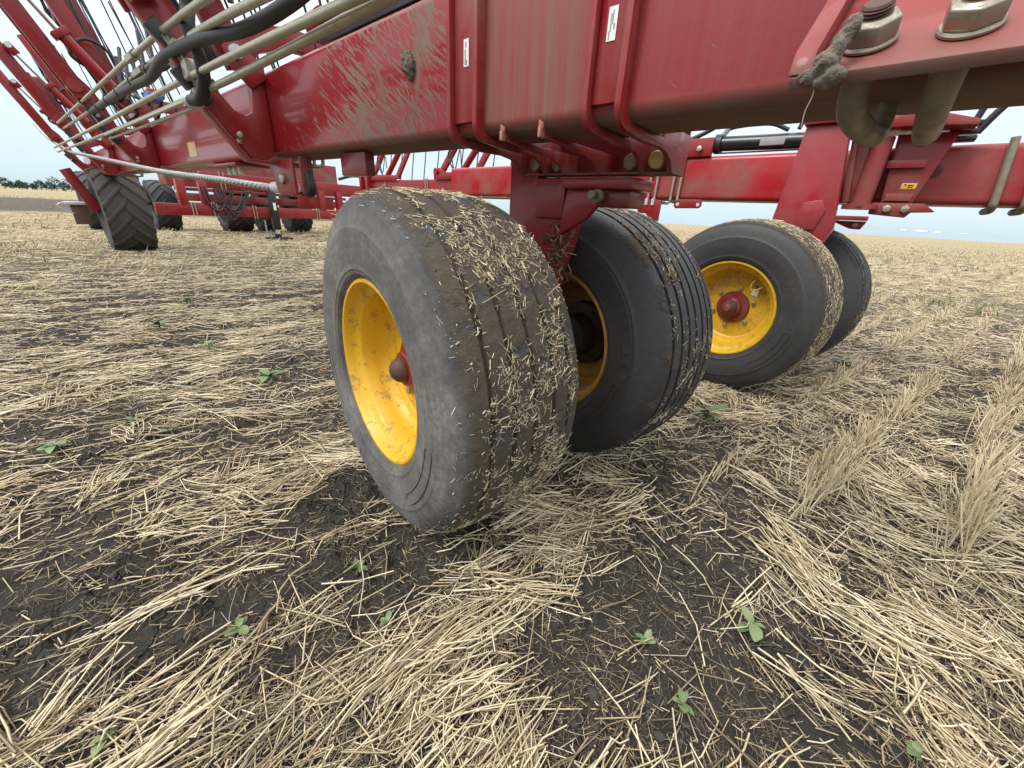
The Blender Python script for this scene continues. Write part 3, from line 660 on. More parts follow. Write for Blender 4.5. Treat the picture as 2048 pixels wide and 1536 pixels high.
def make_wheel(wx, wy, flip, k, parent=drill):
    """steel wheel (part) > tyre, hub cap, wheel nuts, straw (sub-parts); local X = axle, 0 = outer face"""
    yaw = .709-LROT
    wrd = Matrix.Rotation(-LROT, 4, 'Z') @ Matrix.Translation(-drill.location)
    c = wrd @ Vector((wx, wy, .532))
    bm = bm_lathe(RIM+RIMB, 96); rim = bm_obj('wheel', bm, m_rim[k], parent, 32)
    rot = Matrix.Rotation(yaw, 4, 'Z')
    if flip: rot = rot @ Matrix.Rotation(pi, 4, 'Z')
    rim.matrix_local = Matrix.Translation(c) @ rot @ Matrix.Translation((-WD/2, 0, 0)) @ Matrix.Rotation([.5, 1.9, .15, 2.4][k], 4, 'X')
    ty = bm_obj('tyre', bm_lathe(tyre_prof(*[(.011,), (.020, (.076, .122, .168), .0065), (.008,), (.020, (.076, .122, .168), .0065)][k]), 160), m_tyre[k], rim, 48)
    if not flip:
        hub = bm_obj('hub', bm_lathe([(.168, 0), (.168, .105), (.150, .100), (.146, .066), (.118, .060), (.114, .055), (.114, 0)], 36), [m_red, m_red, m_reddk, m_red][k], rim, 35)
        capp = [(.116, .044), (.108, .0445), (.100, .042), (.086, .035), (.076, .023), (.071, .010), (.070, 0)] if k == 0 else [(.116, .052), (.108, .050), (.095, .040), (.080, .032), (.070, .028), (.066, .022), (.064, 0)]
        bm_obj('hub_cap', bm_lathe(capp, 36), m_rust, rim, 60)
        if k == 2: bm_obj('hub_tip', bm_lathe([(.066, 0), (.066, .020), (.058, .017), (.056, 0)], 24), m_redd, rim, 60)
        for q in range(6):
            b = q*pi/3; bm = bm_hex(.0145, .014); bev(bm, .0018, 40, 2)
            bmesh.ops.transform(bm, matrix=Matrix.Translation((.153, .128*math.sin(b), .128*math.cos(b))), verts=bm.verts); bm_obj('wheel_nut', bm, m_nut, rim, 30)
        b0 = {0: .15, 2: -.50}[k]
        P = []
        for q in range(9):
            t_ = pi*q/8; P.append(Vector((.100-.0*q, (.222-.052*math.sin(t_))*math.sin(b0+.14*math.cos(t_)), (.222-.052*math.sin(t_))*math.cos(b0+.14*math.cos(t_)))))
        P = [P[0]*1.08+Vector((.05, 0, 0))]+P+[P[-1]*1.08+Vector((.05, 0, 0))]
        bm_obj('valve_guard', bm_tube(P, .0055, 8), m_rim[k], rim, 60)
        bm_obj('valve_stem', bm_tube([(.16, .19*math.sin(b0), .19*math.cos(b0)), (.11, .205*math.sin(b0), .205*math.cos(b0))], .007, 8), m_blk, rim, 60)
        if k == 2:
            c_ = Vector((.1665, .158*math.sin(-.62), .158*math.cos(-.62))); a_ = Vector((0, .02, .02)); b_ = Vector((0, .02, -.02))
            s_ = bm_obj('sticker', bm_prism([c_+a_, c_+b_, c_-a_, c_-b_], Vector((-.002, 0, 0))), m_white, rim)
    else:
        bm_obj('brake_drum', bm_lathe([(.178, 0), (.178, .150), (.215, .145), (.225, .10), (.30, .085), (.31, .06), (.31, 0)], 40), m_drum, rim, 35)
        for q in range(6):
            b = q*pi/3+.3; bm_obj('drum_bolt', bm_lathe([(.215, 0), (.228, .014), (.228, 0)] if False else [(.214, .0), (.214, .013), (.226, .011), (.226, 0)], 10), m_drum, rim, 40).location = (0, .118*math.sin(b), .118*math.cos(b))
    face = lambda r: np.interp(r, [.345, .38, .415, .45, .48], [.000, -.006, -.007, -.003, .006])
    xf = (lambda r: WD-float(face(r))) if flip else (lambda r: float(face(r)))
    off = [.5, 1.9, .15, 2.4][k]
    for a0, a1, r0, r1 in (((.55, 1.62, .385, .428), (1.80, 2.45, .375, .400)) if k in (1, 3) else ((1.75, 2.45, .385, .42), (3.6, 4.6, .385, .42))):
        if not flip: a0, a1 = -a1, -a0
        letters(ty, a0+off, a1+off, r0, r1, xf, m_tyre[k], 'RIVNOIPLO' if k == 1 and r1 > .41 else '')
    return rim
WH = [(-.2926, 1.2596), (.311, 1.770)]
ax_ = Vector((math.cos(.709), math.sin(.709)))
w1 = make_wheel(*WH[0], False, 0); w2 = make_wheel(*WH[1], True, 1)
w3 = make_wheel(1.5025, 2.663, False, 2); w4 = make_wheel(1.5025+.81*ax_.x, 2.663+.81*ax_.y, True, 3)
chaff_on(w1, 21000, 3, .095, .405, spread=.0, big=.035); chaff_on(w1, 4200, 23, .030, .10, spread=-.25); chaff_on(w1, 500, 13, .012, .07, spread=.1)
chaff_on(w2, 7500, 4, .07, .36, spread=-.30, rad=.541); chaff_on(w3, 17000, 5, .045, .40, spread=.2, big=.05); chaff_on(w4, 1800, 6, .07, .36, spread=0.)

# ------------------------------------------------------------------ opener arms along the toolbar (one built, the rest copied)
def make_opener():
    G = [(.899, 1.60), (.899, 1.27)]+[(.892, 1.235), (.86, 1.212), (.80, 1.204), (.775, 1.216), (.60, 1.44), (.535, 1.58), (.455, 1.70), (.425, 1.78), (.45, 1.85), (.51, 1.865), (.565, 1.80), (.615, 1.70), (.66, 1.56), (.70, 1.46), (.745, 1.405), (.79, 1.39), (.825, 1.41), (.838, 1.46), (.838, 1.60)]
    a = pplate('opener_arm', drill, m_red, G, -.032, .032, .004)
    pplate('arm_foot', a, m_red, [(.60, 1.437), (.772, 1.209), (.865, 1.205), (.90, 1.22), (.90, 1.206), (.862, 1.190), (.765, 1.194), (.592, 1.427)], -.042, .042, .002)
    for u in (-.075, .075):
        bar('link_arm', a, m_red, (u, .505, 1.715), (u, .10, 2.62), .115, .028)
    bar('upper_link', a, m_red, (.0, .80, 1.60), (.0, .42, 2.62), .11, .06)
    bar('rail_arm', a, m_reddk, (.22, .86, 1.62), (.22, .60, 2.62), .07, .05)

    pplate('lug_plate', a, m_red, [(.899, 1.55), (.83, 1.50), (.755, 1.575), (.738, 1.64), (.765, 1.685), (.81, 1.68), (.86, 1.63), (.899, 1.625)], -.060, -.040, .003)
    rod('lug_pin', a, m_galv, (-.085, .785, 1.628), (.02, .785, 1.628), .027, 18)
    rod('pivot_boss', a, m_red, (-.105, .468, 1.79), (.105, .468, 1.79), .050, 20)
    rod('cylinder_barrel', a, m_red, (-.14, .715, 1.79), (-.14, .475, 2.13), .042, 18)
    bar('cylinder_collar', a, m_red, (-.14, .497, 2.10), (-.14, .47, 2.138), .118, .10)
    rod('cylinder_rod', a, m_chrome, (-.14, .472, 2.138), (-.14, .30, 2.40), .021, 14)
    bar('rod_clevis', a, m_red, (-.14, .31, 2.385), (-.14, .25, 2.475), .075, .06)
    rod('clevis_pin', a, m_galv, (-.20, .265, 2.455), (-.08, .265, 2.455), .028, 16)
    pplate('tube_strap', a, m_red, [(.86, 1.60), (.80, 1.585), (.775, 1.60), (.79, 1.68), (.88, 1.765), (1.05, 1.80), (1.22, 1.80), (1.33, 1.74), (1.36, 1.60), (1.27, 1.595), (1.24, 1.68), (1.16, 1.715), (1.02, 1.71), (.90, 1.66)], -.030, .030, .004)
    for u in (-.055, .055):
        ptube('u_bolt', a, m_bar, [(u, .895, 1.206), (u, .93, 1.200), (u, 1.09, 1.205), (u, 1.12, 1.215), (u, 1.128, 1.245), (u, 1.128, 1.62)], .0095, 3, 8)
    for u, z in ((-.02, 1.30), (.012, 1.275)):
        bolt('arm_bolt', a, m_zinc, (u-.03, .735+.08*(1.3-z), z), (-1, 0, 0), .014, .03)
    # clamps that carry the hydraulic pipes
    bar('pipe_clamp', a, m_plas, (-.02, .500, 1.665), (-.02, .59, 1.565), .055, .05, (1, 0, 0), .006)
    bar('pipe_clamp', a, m_plas, (-.02, .555, 1.525), (-.02, .645, 1.405), .058, .05, (1, 0, 0), .006)
    for n_, z_ in ((.545, 1.615), (.585, 1.46)):
        rod('brass_fitting', a, m_zinc, (-.10, n_+.01, z_-.02), (-.02, n_+.01, z_-.02), .014, 6)
    ptube('arm_hose', a, m_hose, [(-.10, .60, 1.92), (-.13, .50, 2.00), (-.12, .60, 2.12), (-.10, .72, 2.10), (-.09, .78, 1.98), (-.08, .80, 1.80)], .013, 6, 8)
    ptube('arm_hose', a, m_hose, [(.10, .60, 2.55), (.09, .66, 2.2), (.10, .74, 1.95), (.06, .84, 1.72)], .010, 6, 8)
    for u, n_, l in ((.50, .66, .05), (.56, .72, .03), (-.45, .80, .05), (-.55, .95, .02), (.62, .98, -.03), (.70, 1.05, .04), (.16, .62, .05), (.24, .70, -.04), (.32, .78, .06), (-.22, .85, .03), (-.34, .92, -.05), (.42, .90, .02)):
        rod('tine_rod', a, m_blk, (u, n_+l, 2.62), (u+.02, n_+.25, 1.70), .006, 6)
    for q in range(4):
        ptube('arm_hose', a, m_hose, [(.27+.05*q, .42+.03*q, 2.62), (.30+.045*q, .50+.04*(q % 2), 2.30), (.25+.05*q, .60+.03*q, 2.02), (.30+.03*q, .70, 1.82), (.22+.05*q, .80, 1.66)], .011, 5, 7)
    pbox('packer_box', a, m_reddk, (.17, .36), (.50, .66), (2.22, 2.62), .01)
    rod('packer_wheel', a, m_blk, (.19, .62, 2.13), (.30, .62, 2.13), .10, 24)
    return a
arm = make_opener()
US = (2.50, 5.42, 8.25, 10.9)
for k, u in enumerate(US):
    o = arm if k == 0 else copy_tree(arm, drill)
    o.location = (-u, 0, .007*(u-0))
# hydraulic pipes running along the arms
ptube('hydraulic_pipe', drill, m_zinc, [(1.30, .548, 1.57), (2.5, .534, 1.636), (5.4, .487, 1.688), (8.2, .445, 1.74)], .0125, 5)
ptube('hydraulic_pipe', drill, m_zinc, [(1.0, .566, 1.50), (2.5, .562, 1.592), (5.4, .530, 1.638), (8.2, .485, 1.69)], .0125, 5)
ptube('hydraulic_pipe', drill, m_zinc, [(.75, .606, 1.446), (2.5, .582, 1.488), (5.4, .532, 1.518), (8.2, .490, 1.56), (10.9, .45, 1.60)], .0125, 5)
ptube('hydraulic_pipe', drill, m_zinc, [(.75, .640, 1.452), (2.5, .612, 1.437), (5.4, .570, 1.466), (8.2, .515, 1.50), (10.9, .47, 1.54)], .0125, 5)
for n_, z_ in ((.60, 1.43), (.63, 1.41)):
    ptube('hydraulic_pipe', drill, m_zinc, [(2.55, n_, z_-.005), (5.35, n_-.04, z_+.022)], .0085, 0)
# fat black hoses
ptube('black_hose', drill, m_hose, [(2.10, .57, 1.90), (2.21, .582, 1.702), (2.21, .566, 1.609), (2.23, .587, 1.526), (2.27, .594, 1.454), (2.36, .590, 1.405), (2.46, .580, 1.408)], .024, 6, 12)
ptube('black_hose', drill, m_hose, [(1.15, .66, 1.60), (1.45, .66, 1.565), (1.75, .612, 1.535), (2.1, .57, 1.555), (2.6, .55, 1.575), (3.0, .555, 1.555), (3.5, .55, 1.575), (4.4, .54, 1.60), (5.4, .525, 1.62)], .021, 6, 12)
for u in (2.95, 3.4, 3.9, 4.4, 4.9):
    n_ = float(np.interp(u, [1.5, 5.4], [.575, .530])); z_ = float(np.interp(u, [1.5, 5.4], [1.548, 1.628]))
    ptube('cable_tie', drill, m_blk, [(u, n_+.030*math.cos(q*pi/5), z_+.001+.030*math.sin(q*pi/5)) for q in range(11)], .0035, 0, 5)
# shut-off valve on the lower clamp
vb = pbox('valve_body', drill, m_nut, (2.36, 2.44), (.565, .625), (1.475, 1.545), .008)
rod('valve_port', vb, m_nut, (2.40, .600, 1.48), (2.36, .645, 1.46), .030, 6)
bar('valve_handle', vb, m_bar, (2.42, .575, 1.535), (2.46, .535, 1.625), .022, .010)
rod('hose_ferrule', vb, m_galv, (2.44, .600, 1.415), (2.49, .575, 1.41), .033, 16)
rod('pipe_coupling', drill, m_zinc, (3.05, .526, 1.648), (3.20, .524, 1.651), .023, 6)
rod('pipe_coupling', drill, m_zinc, (3.1, .555, 1.604), (3.3, .552, 1.607), .021, 6)
# wire rope slung below the arms, with its swaged end and the bracket that holds it
rope = [(2.36, .925, 1.090), (2.62, .915, 1.085), (3.2, .80, 1.118), (4.2, .70, 1.165), (5.4, .62, 1.245), (7.2, .56, 1.36), (9.0, .52, 1.47), (10.5, .50, 1.62), (11.6, .43, 1.80), (13, .38, 2.1)]
P = smooth_path([M(*p) for p in rope], 14)
bmr = bm_tube(P, .0165, 10); wire = bm_obj('wire_rope', bmr, m_rope, drill, 60)
seg_l = 0; strands = []
for st in range(4):
    pts = []; L = 0; prev = P[0]
    Q = []
    for a_, b_ in zip(P, P[1:]):
        for q in range(5): Q.append(a_.lerp(b_, q/5))
    for q_, p in enumerate(Q):
        L += (p-prev).length; prev = p
        t_ = (Q[min(q_+1, len(Q)-1)]-Q[max(q_-1, 0)]).normalized(); s_ = t_.cross(Vector((0, 0, 1))).normalized(); n2_ = s_.cross(t_)
        an = L/.17*2*pi+st*pi/2; pts.append(p+(s_*math.cos(an)+n2_*math.sin(an))*.0125)
    bm_obj('rope_strand', bm_tube(pts, .0078, 6), m_rope, wire, 60)
rod('swaged_end', drill, m_galv, (2.62, .916, 1.087), (2.36, .925, 1.090), .028, 18)
pbox('rope_bracket', drill, m_reddk, (2.20, 2.212), (.90, .96), (1.06, 1.225), .003)
for q in range(3): ptube('black_strap', drill, m_hose, [(2.24, .93+.012*q, 1.215), (2.20, .925+.012*q, 1.15), (2.18, .925+.012*q, 1.09), (2.22, .925+.012*q, 1.055), (2.30, .925, 1.06)], .008, 5, 8)
rb = pface('rope_bracket', drill, m_red, [(2.56, 1.215), (2.27, 1.215), (2.265, 1.055), (2.50, 1.062)], .888, .902, .003)
for u, r_ in ((2.46, .017), (2.335, .017)):
    bolt('bracket_hole', rb, m_blk, (u, .8885, 1.125), (0, -1, 0), r_, .0012, False)
bolt('bracket_bolt', rb, m_zinc, (2.395, .888, 1.125), (0, -1, 0), .026, .016)
pbox('beam_stop', drill, m_reddk, (1.66, 1.87), (.94, .985), (1.140, 1.228), .006)
for u in (3.25, 3.36, 3.47):
    rod('hydraulic_port', drill, m_zinc, (u, .95, 1.225), (u, .95, 1.16), .020, 8)
pbox('port_plate', drill, m_red, (3.1, 3.75), (.88, 1.08), (1.205, 1.222), .003)
# black cylinder lying on top of the toolbar
cyl = rod('folding_cylinder', drill, m_blk, (.2, 1.03, 1.70), (1.93, 1.03, 1.70), .055, 28)
pbox('cylinder_tray', drill, m_blk, (.2, 1.90), (.93, 1.13), (1.602, 1.632), .004)
pbox('cylinder_tray', drill, m_blk, (.2, 1.90), (.925, .935), (1.602, 1.66), .003)
rod('end_boss', drill, m_red, (2.04, .99, 1.70), (1.96, .99, 1.70), .055, 20)
ptube('cylinder_line', cyl, m_bar, [(.2, .955, 1.745), (1.75, .955, 1.745)], .009, 0)
pbox('cylinder_clip', cyl, m_galv, (1.52, 1.535), (.965, .975), (1.665, 1.715), .002)
rod('gland_nut', cyl, m_plas, (1.90, 1.03, 1.70), (1.97, 1.03, 1.70), .062, 8)
# loose fittings behind the pipes
bc = pbox('blue_coupler', drill, m_blue, (4.0, 4.16), (.70, .78), (1.60, 1.65), .012)
pbox('coupler_cap', bc, plain('orange cap', (.5, .06, .02), .4), (4.03, 4.12), (.71, .77), (1.652, 1.672), .006)
g_ = random.Random(5)
for q in range(12):
    u = 3.0+g_.random()*2.2; n_ = .72+.1*g_.random(); z = 1.62+g_.random()*.2
    ptube('black_hose', drill, m_hose, [(u, n_, z), (u+.2, n_+.05, z+.08*g_.uniform(-1, 1)), (u+.4, n_, z+.1*g_.uniform(-1, 1)), (u+.5, n_+.03, z+.25)], .012, 5, 8)

# ------------------------------------------------------------------ second wing behind
tubebeam('rear_beam', drill, m_beam2, -2.6, 4.4, 3.70, 4.0, 1.218, 1.540, .035, .7)
tubebeam('inner_beam', drill, m_red, 3.6, 9.25, 5.20, 5.45, 1.262, 1.575, .03, .7)
leg2 = pface('caster_leg', drill, m_leg, [(.545, 1.628), (.325, 1.628), (.275, 1.30), (.235, 1.05), (.40, .50), (.62, .50), (.60, .9)], 3.33, 3.45, .008)
pbox('leg_cap', leg2, m_hinge, (.25, .56), (3.30, 3.52), (1.630, 1.662), .005)
pface('leg_patch', leg2, m_leg, [(.435, 1.195), (.335, 1.215), (.305, 1.15), (.335, 1.035), (.425, 1.035), (.46, 1.06)], 3.313, 3.332, .005)
rod('stub_axle', leg2, m_drum, (.65, 3.05, .55), (.45, 3.75, .55), .045)
pface('hinge_plate', drill, m_hinge, [(.315, 1.61), (.285, 1.61), (.215, 1.21), (.25, 1.21)], 3.46, 3.68, .004)
pface('hinge_plate', drill, m_hinge, [(.29, 1.60), (.222, 1.60), (.155, 1.20), (.222, 1.20)], 3.50, 3.56, .004)
pt_ = rod('pivot_tube', drill, m_hinge, (.155, 3.50, 1.20), (.155, 3.50, 1.565), .052, 28)
pt_f = rod('tube_flange', pt_, m_hinge, (.155, 3.50, 1.172), (.155, 3.50, 1.20), .090, 28)
bolt('grease_nut', pt_, m_rust, (.15, 3.415, 1.186), (0, -1, 0), .013, .01)
hb = pface('hinge_box', drill, m_hinge, [(.10, 1.585), (-.165, 1.585), (-.085, 1.215), (.06, 1.215)], 3.56, 3.695, .006)
pbox('hinge_rib', hb, m_hinge, (-.075, .10), (3.53, 3.562), (1.405, 1.445), .003)
pbox('hinge_rib', hb, m_hinge, (-.075, .05), (3.53, 3.562), (1.225, 1.265), .003)
lp = pface('lower_plate', hb, m_hinge, [(.10, 1.213), (-.14, 1.213), (-.20, 1.17), (-.10, 1.165), (-.08, 1.135), (.10, 1.15)], 3.52, 3.64, .003)
for u in (.02, -.065): bolt('hinge_bolt', hb, m_nut, (u, 3.52, 1.180), (0, -1, 0), .022, .03)
bolt('hinge_bolt', hb, m_galv, (-.02, 3.555, 1.545), (0, -1, 0), .024, .025)
pface('top_flange', hb, m_hinge, [(.26, 1.64), (.0, 1.672), (-.21, 1.612), (-.21, 1.585), (.0, 1.60), (.26, 1.60)], 3.40, 3.70, .003)
yl = pbox('yellow_sticker', hb, m_ylab, (-.075, -.005), (3.5565, 3.5595), (1.292, 1.325), .001)
pbox('print', yl, m_blk, (-.028, -.018), (3.555, 3.5563), (1.312, 1.319), 0); pbox('print', yl, m_blk, (-.060, -.035), (3.555, 3.5563), (1.310, 1.316), 0); pbox('print', yl, m_blk, (-.058, -.036), (3.555, 3.5563), (1.300, 1.305), 0)
lo_ = pbox('lower_arm', leg2, m_hinge, (.085, .33), (3.34, 3.50), (1.105, 1.128), .003)
pface('lower_gusset', leg2, m_hinge, [(.29, 1.10), (.085, 1.10), (.105, 1.052), (.16, 1.055), (.235, 1.085)], 3.40, 3.44, .004)
bolt('lower_bolt', leg2, m_bar, (.135, 3.398, 1.078), (0, -1, 0), .017, .014)
pface('brace_plate', leg2, m_leg, [(.33, 1.105), (.20, 1.12), (.30, 1.03), (.42, .93), (.42, 1.0)], 3.34, 3.36, .004)
# cylinder, bracket, clamps and lug on the rear beam
rc = rod('fold_cylinder', drill, m_blk, (.45, 3.78, 1.618), (1.19, 3.78, 1.630), .052, 24)
pbox('cylinder_label', rc, m_grey, (.72, .88), (3.726, 3.730), (1.595, 1.648), .001)
pbox('cylinder_guide', rc, m_blk, (.45, 1.19), (3.74, 3.76), (1.556, 1.566), .002)
rod('cylinder_head', rc, m_plas, (1.16, 3.78, 1.63), (1.21, 3.78, 1.63), .068, 20)
rbk = pbox('cylinder_bracket', drill, m_red, (1.20, 1.52), (3.68, 3.72), (1.535, 1.665), .004)
for u in (1.29, 1.47): bolt('bracket_nut', rbk, m_zinc, (u, 3.68, 1.588), (0, -1, 0), .022, .03)
ptube('rear_hose', drill, m_hose, [(1.85, 3.75, 1.58), (1.6, 3.72, 1.64), (1.4, 3.7, 1.66), (1.2, 3.72, 1.75), (1.1, 3.75, 1.85)], .017, 6, 8)
ptube('rear_hose', drill, m_hose, [(1.16, 3.78, 1.69), (1.1, 3.77, 1.735), (.85, 3.74, 1.735), (.72, 3.76, 1.69)], .014, 6, 8)
ptube('rear_hose', drill, m_hose, [(.66, 3.76, 1.69), (.62, 3.74, 1.75), (.45, 3.74, 1.76), (.3, 3.7, 1.75)], .014, 6, 8)
rod('hose_fitting', drill, m_galv, (1.13, 3.77, 1.735), (1.17, 3.78, 1.685), .020, 8)
ptube('rear_hose', drill, m_hose, [(-.20, 3.62, 1.60), (-.22, 3.6, 1.80), (-.20, 3.6, 2.2)], .016, 4, 8)
ptube('rear_hose', drill, m_hose, [(-.23, 3.62, 1.58), (-.29, 3.6, 1.70), (-.40, 3.6, 1.85), (-.60, 3.6, 2.0)], .018, 4, 8)
for z in (1.59, 1.63, 1.555): pbox('hose_bulkhead', drill, m_blk, (-.24, -.12), (3.60, 3.68), (z-.012, z+.012), .004)
for u in (1.455, 1.395, 1.60, 1.66):
    ptube('u_bolt', drill, m_zinc, [(u, 3.684, 1.545), (u, 3.684, 1.25), (u-.002, 3.69, 1.21), (u-.02, 3.75, 1.198), (u-.02, 3.95, 1.198), (u-.02, 4.01, 1.22)], .011, 4, 8)
kb = pface('clamp_bracket', drill, m_red, [(1.74, 1.214), (1.53, 1.214), (1.53, 1.04), (1.60, 1.05), (1.66, 1.10), (1.74, 1.10)], 3.68, 3.70, .003)
for u in (1.605, 1.665): rod('bolt_end', kb, m_galv, (u, 3.675, 1.17), (u, 3.675, 1.225), .014, 6)
lg = pface('lug_plate', drill, m_red, [(1.41, 1.222), (1.19, 1.222), (1.185, 1.172), (1.205, 1.155), (1.40, 1.150), (1.42, 1.17)], 3.685, 3.70, .006)
for u in (1.385, 1.215): bolt('lug_hole', lg, m_galv, (u, 3.6855, 1.182), (0, -1, 0), .014, .0012, False)  # pale discs, coloured as sky showing through the holes
for du in (0, .12): ptube('u_bolt', drill, m_bar, [(-.395-du, 3.682, 1.56), (-.43-du, 3.682, 1.26), (-.435-du, 3.69, 1.215), (-.44-du, 3.75, 1.195), (-.44-du, 3.95, 1.195)], .020, 4, 10)
bolt('rust_blister', drill, m_rust, (-.13, 3.697, 1.40), (0, -1, 0), .035, .004, False)
for u in (4.3, 6.9, 8.4):
    for du in (0, .06) if u == 6.9 else (0,): ptube('u_bolt', drill, m_zinc, [(u+du, 5.19, 1.59), (u+du, 5.19, 1.25)], .013, 0, 8)
# opener arms standing up off the inner beam
def make_back_arm():
    a = bar('rear_arm', drill, m_red, (0, 5.22, 1.62), (-.95, 5.35, 2.75), .12, .05, (0, 1, 0))
    bar('rear_arm_rail', a, m_red, (-.95, 5.25, 1.62), (-1.75, 5.40, 2.75), .11, .05, (0, 1, 0))
    pface('arm_lug', a, m_red, [(.12, 1.70), (-.05, 1.76), (-.25, 1.68), (-1.05, 1.66), (-1.10, 1.60), (-.95, 1.56), (.10, 1.56)], 5.16, 5.19, .004)
    rod('arm_pin', a, m_red, (.02, 5.13, 1.70), (.02, 5.28, 1.70), .055, 16)
    rod('arm_cylinder', a, m_red, (-.62, 5.22, 1.66), (-1.02, 5.28, 2.10), .055, 14)
    rod('arm_rod', a, m_chrome, (-1.02, 5.28, 2.10), (-1.35, 5.32, 2.48), .025, 10)
    ptube('arm_hose', a, m_hose, [(-.85, 5.2, 2.08), (-.45, 5.2, 2.10), (-.28, 5.2, 1.95), (-.42, 5.2, 1.72), (-.55, 5.2, 1.62)], .014, 5, 6)
    ptube('arm_hose', a, m_hose, [(-.30, 5.2, 1.90), (-.40, 5.2, 1.84), (-.36, 5.2, 1.95), (-.46, 5.2, 1.72), (-.60, 5.2, 2.02), (-.64, 5.2, 1.80)], .010, 5, 6)
    for q in range(5): rod('tine_rod', a, m_blk, (-.25-.42*q, 5.5, 1.55), (-.40-.42*q, 5.6, 2.9), .010, 6)
    return a
ba_ = make_back_arm()
for k, u in enumerate((6.55, 8.95, 4.1)):
    o = ba_ if k == 0 else copy_tree(ba_, drill); o.location = (-u, 0, 0)
for q, u in enumerate((1.5, 1.8)):                           # arms glimpsed over the rear beam
    bar('rear_arm', drill, m_red, (u+.35, 4.2, 1.50), (u-.2, 4.3, 2.5), .12, .05, (0, 1, 0))
for u, z0 in ((9.3, 1.36), (9.05, 1.30)):
    pbox('inner_bracket', drill, m_red, (u-.05, u+.05), (5.1, 5.3), (z0, z0+.42), .004)
ptube('rear_hose', drill, m_hose, [(10.5, 5.2, 1.62), (9.8, 5.2, 1.68), (9.0, 5.2, 1.62), (8.6, 5.2, 1.58)], .035, 5, 8)

# ------------------------------------------------------------------ lugged drive wheel under the far wing
def make_lug_tyre(name, par, u, n, r, wdt, mat, off=Vector((0, 0, 0))):
    """rolling direction along u: axle along n (local Y).  tyre > lugs"""
    bm = bm_lathe([(-wdt*.36, r*.52), (-wdt*.49, r*.66), (-wdt*.5, r*.82), (-wdt*.47, r*.93), (-wdt*.40, r*.955), (0, r*.965), (wdt*.40, r*.955), (wdt*.47, r*.93), (wdt*.5, r*.82), (wdt*.49, r*.66), (wdt*.36, r*.52)], 64, True)
    t = bm_obj(name, bm, mat, par, 40)
    t.matrix_local = Matrix.Translation(M(u, 1.9, r-.03)+Vector((0, n-1.9, 0))-off) @ Matrix.Rotation(pi/2, 4, 'Z')
    bl = bmesh.new(); st = []
    for q in range(4):                                       # lug sweeps from the centre line back to the shoulder
        f = q/3; x = -.02+f*(wdt*.5+.01); a = -f*wdt*.62/r; rr = r*(1-.035*f**3)
        half = .042/r; base = r*.955-.03*f**3
        st.append([bl.verts.new((x, rad*math.sin(a+s*half*sc_), rad*math.cos(a+s*half*sc_))) for rad, s, sc_ in ((base, -1, 1.5), (rr, -1, .9), (rr, 1, .9), (base, 1, 1.5))])
    for A_, B_ in zip(st, st[1:]):
        for q in range(4): bl.faces.new((A_[q], A_[(q+1) % 4], B_[(q+1) % 4], B_[q]))
    bl.faces.new(st[0]); bl.faces.new(st[-1][::-1]); bev(bl, .006, 40, 1)
    l0 = bm_obj('tyre_lug', bl, mat, t, 40); nl = 17
    l1 = bm_obj('tyre_lug', l0.data.copy() if False else _mirror(l0), mat, t, 40)
    for q in range(nl):
        for s_, L_ in ((0, l0), (1, l1)):
            o = L_ if q == 0 else L_.copy()
            if q: COL.objects.link(o); o.parent = t
            o.rotation_euler = ((q+.5*s_)*2*pi/nl, 0, 0)
    return t
def _mirror(o):
    bm = bmesh.new(); bm.from_mesh(o.data)
    for v_ in bm.verts: v_.co.x = -v_.co.x
    return bm
m_lug = plain('muddy lugged rubber', (.060, .052, .045), .85, var=.55, scale=9, bump=.6); m_lugf = tyre_mat('far tyre rubber', 0, .25)
dw = make_lug_tyre('drive_tyre', drill, 10.95, 1.06, .74, .66, m_lug)
bar('wheel_strut', drill, m_red, (11.4, .50, 1.30), (11.4, .74, .62), .16, .10, (1, 0, 0))
ps = pbox('scraper_plate', drill, m_wood, (11.5, 11.56), (.40, .62), (.36, .70), .004)
pbox('scraper_frame', drill, m_galv, (11.45, 11.62), (.34, .64), (.70, .755), .01)
ptube('scraper_rod', drill, m_galv, [(11.5, .34, .74), (11.5, .25, .70), (11.5, .27, .64), (11.5, .42, .55)], .012, 3, 6)

# ------------------------------------------------------------------ cart and its tyres behind the drill
cart = empty('seed_cart', Wd(15.0, 4.0, 0), LROT); cb = Vector((15.0-U0, 0, 0))
tag(cart, 'low red frame on lugged black tyres with black jack stand, left beyond the front wheel', 'cart')
CO = M(15.0, 4.0, 0)
def cpart(o):
    for v_ in o.data.vertices: v_.co -= CO
    return o
def cp(f, *a, **k): return cpart(f(a[0], cart, *a[1:], **k))
fr = cp(pbox, 'frame_rail', m_red, (13.0, 13.2), (1.85, 6.6), (.60, .86), .01)
cp(pbox, 'upper_rail', m_red, (13.1, 13.35), (2.9, 7.6), (1.28, 1.62), .01)
cp(pbox, 'cross_rail', m_reddk, (14.6, 14.8), (2.6, 7.4), (.92, 1.12), .01); cp(pbox, 'cross_rail', m_reddk, (14.6, 14.8), (2.6, 7.4), (1.18, 1.26), .01)
for n_ in (2.35, 2.8, 5.75, 6.3): cp(pbox, 'frame_post', m_red, (13.0, 13.18), (n_, n_+.17), (.82, 1.40), .008)
cp(pbox, 'frame_panel', m_red, (13.9, 14.0), (5.5, 6.6), (.86, 1.25), .01)
cp(pbox, 'hopper_panel', m_redd, (15.5, 16.5), (2.6, 7.6), (1.3, 2.3), .03)
for n_ in (2.55, 3.0, 3.9, 5.6): 
    for d_ in (0, .07): cp(ptube, 'frame_u_bolt', m_zinc, [(12.98, n_+d_, .90), (12.98, n_+d_, .56)], .012, 0, 6)
